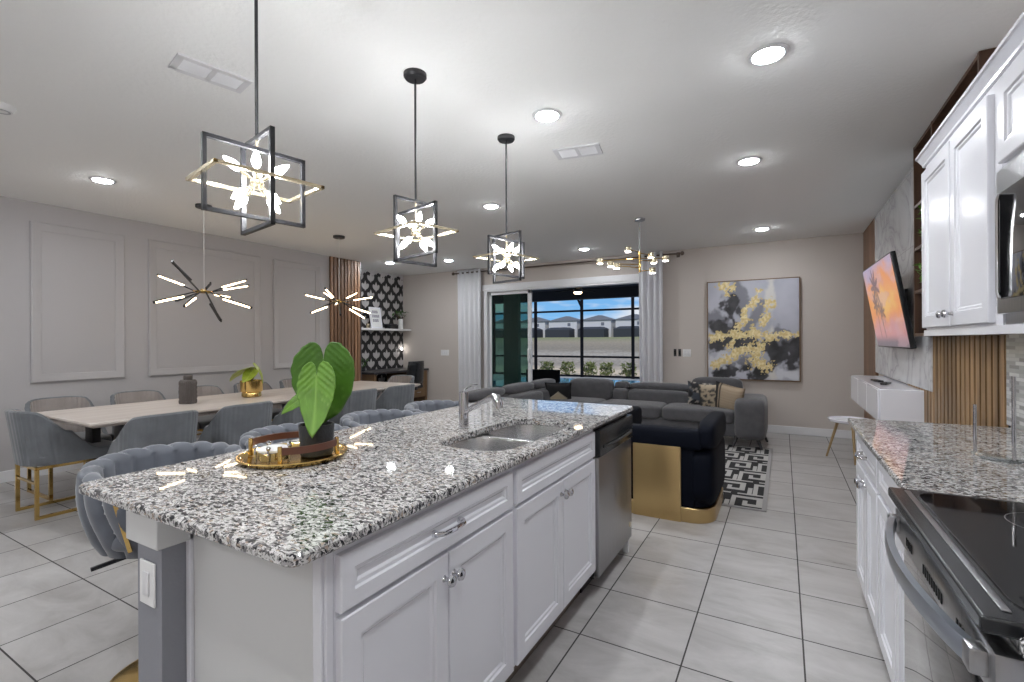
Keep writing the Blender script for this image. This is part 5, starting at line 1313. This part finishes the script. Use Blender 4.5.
def make_pendant():
    """centre of the frames at z=1.91; wide frame in the local y-z plane, tall frame in x-z"""
    t = thing('pendant_light', '', 'pendant light', (0, 0, CEIL), world=False); z0 = 1.905 - CEIL; b = .013
    MB().lathe([(0, -.03), (.052, -.028), (.06, -.018), (.06, -.0005), (0, -.0005)]).build('canopy', M_black, t)
    MB().cyl((0, 0, -.02), (0, 0, z0 + .165), .006, n=10).build('rod', M_black, t)
    MB().cyl((0, 0, z0 + .165), (0, 0, z0 + .0), .005, n=10).build('stem', M_softgold, t)
    def frame(a, h, axis, name, m_, w=b, dz=0, dp=.016):
        m = MB()
        P_ = [(-a / 2, -h / 2), (a / 2, -h / 2), (a / 2, h / 2), (-a / 2, h / 2)]
        for i in range(4):
            (p, q), (r, s_) = P_[i], P_[(i + 1) % 4]
            e = w / 2; d = Vector((r - p, s_ - q)).normalized() * e
            A, B = (p - d.x, q - d.y), (r + d.x, s_ + d.y)
            if axis == 'y': m.bar((0, A[0], z0 + A[1]), (0, B[0], z0 + B[1]), dp if abs(A[0] - B[0]) > abs(A[1] - B[1]) else w, w if abs(A[0] - B[0]) > abs(A[1] - B[1]) else dp, up=(0, 0, 1) if abs(A[0] - B[0]) > abs(A[1] - B[1]) else (1, 0, 0))
            elif axis == 'x': m.bar((A[0], 0, z0 + A[1]), (B[0], 0, z0 + B[1]), dp if abs(A[0] - B[0]) > abs(A[1] - B[1]) else w, w if abs(A[0] - B[0]) > abs(A[1] - B[1]) else dp, up=(0, 0, 1) if abs(A[0] - B[0]) > abs(A[1] - B[1]) else (0, 1, 0))
            else: m.bar((A[0], A[1], z0 + dz), (B[0], B[1], z0 + dz), w, dp * .7)
        return m.build(name, m_, t, flat=True)
    frame(.338, .248, 'y', 'wide_frame', M_black); frame(.250, .325, 'x', 'tall_frame', M_black); frame(.265, .355, 'h', 'gold_frame', M_softgold)
    MB().ball((0, 0, z0), .024, 16).build('hub', M_softgold, t)
    for k in range(8):
        a = R(45 * k + 22); e = R(38 if k % 2 else -38); d = Vector((math.cos(a) * math.cos(e), math.sin(a) * math.cos(e), math.sin(e))); c = Vector((0, 0, z0))
        s_ = MB().cyl(c + d * .015, c + d * .068, .007, n=10).build('socket', M_softgold, t)
        MB().tube([c + d * .068, c + d * .078, c + d * .092, c + d * .112, c + d * .132], [.008, .013, .0155, .011, .003], 10).build('bulb', M_bulb, s_)
    return t
pn = make_pendant()
for i, (x, y, a, lab) in enumerate(((-1.655, 1.055, -11, 'nearest black and gold cage pendant above the island'), (-1.68, 1.946, 76, 'middle black and gold cage pendant above the island'), (-1.658, 2.86, -14, 'farthest black and gold cage pendant above the island'))):
    o = pn if i == 0 else copy_tree(pn); o.location = (x, y, CEIL); o.rotation_euler.z = R(a); tag(o, lab, 'pendant light', 'cage pendants above the island')

SP1 = [(-0.513, -0.185, 0.198), (0.312, -0.435, 0.224), (0.186, -0.53, -0.145), (0.402, -0.378, -0.179), (0.476, -0.084, -0.321), (0.518, 0.2, -0.166), (-0.117, 0.533, 0.196), (-0.111, 0.553, 0.134), (-0.337, 0.472, 0.009), (-0.575, 0.017, -0.07), (-0.459, 0.323, 0.147)]
SP2 = [(-0.559, -0.09, 0.127), (0.313, -0.472, 0.127), (0.128, -0.54, -0.17), (0.426, -0.333, -0.21), (0.531, -0.022, -0.232), (0.012, 0.568, -0.118), (0.056, 0.565, 0.117), (-0.204, 0.509, 0.188), (-0.517, 0.186, 0.184), (0.405, -0.411, -0.065)]
def sputnik(x, y, zh, ends, dark, hub_at, label):
    t = thing('tube_chandelier', label, 'chandelier', (x, y, CEIL), group='tube chandeliers over the dining table')
    MB().lathe([(0, -.03), (.07, -.03), (.075, -.025), (.075, -.0005), (0, -.0005)], (x, y, CEIL)).build('canopy', M_black, t)
    MB().cyl((x, y, CEIL - .02), (x, y, zh), .0025, n=6).build('cable', M_plastic, t)
    hx, hy = hub_at
    MB().tube(ring_pts(hx, hy, .075, zh, n=24)[:-1], .010, 8, True).build('hub_ring', M_gold, t)
    MB().cyl((hx, hy, zh - .01), (hx, hy, zh + .03), .022).bar((x, y, zh), (hx, hy, zh), .012).bar((hx - .075, hy, zh), (hx + .075, hy, zh), .012).build('hub', M_gold, t)
    for i, e in enumerate(ends):
        e = Vector(e); s_ = Vector((hx, hy, zh)); d = e.normalized(); a0 = s_ + Vector((d.x, d.y, 0)).normalized() * .07
        tip = s_ + e; up_ = .010
        q = MB().bar(a0, tip, .011, .011).build('arm', M_black, t, flat=True)
        L0 = s_ + e * .42; off = Vector((0, 0, -.011)) if i not in dark else Vector((0, 0, .012))
        if i in dark: MB().bar(L0, s_ + e * .965, .022, .014).build('tube_housing', M_black, q, flat=True)
        else: MB().cyl(L0 + off, s_ + e * .965 + off, .0085, n=10).build('light_tube', M_tube, q)
        MB().cyl(s_ + e * .965 + off, s_ + e * .99 + off, .010, n=10).build('end_cap', M_black, q)
sputnik(-5.17, 2.722, 1.851, SP1, (1, 4, 9, 10), (-5.192, 2.722), 'left-hand gold and black tube chandelier, nearer the camera')
sputnik(-5.14, 4.417, 1.863, SP2, (3,), (-5.156, 4.417), 'right-hand tube chandelier in front of the walnut slats')

ch = thing('spot_chandelier', 'brass branching chandelier with small round lit cups over the living room', 'chandelier', (-1.44, 5.555, CEIL))
cx, cy = -1.44, 5.555
MB().lathe([(0, -.025), (.06, -.025), (.065, -.0005), (0, -.0005)], (cx, cy, CEIL)).build('canopy', M_steel, ch)
MB().cyl((cx, cy, CEIL - .02), (cx, cy, 2.36), .006, n=8).build('rod', M_steel, ch)
MB().cyl((cx, cy, 2.36), (cx, cy, 2.12), .013, n=12).build('stem', M_gold, ch)
for (hx, hy, hz) in ((-1.56, 5.50, 2.36), (-1.90, 5.5, 2.25), (-1.72, 5.35, 2.18), (-1.62, 5.25, 2.14), (-1.29, 5.6, 2.22), (-1.26, 5.4, 2.08), (-1.18, 5.7, 2.25), (-1.36, 5.75, 2.31)):
    z_ = min(max(hz + .03, 2.13), 2.35)
    q = MB().tube([(cx, cy, z_), (hx, hy, hz + .03)], .006, 6).build('arm', M_gold, ch)
    c_ = MB().cyl((hx, hy, hz + .055), (hx, hy, hz), .035, n=20).build('cup', M_softgold, q)
    MB().cyl((hx, hy, hz - .001), (hx, hy, hz - .005), .031, n=20).build('lens', M_headlens, c_)
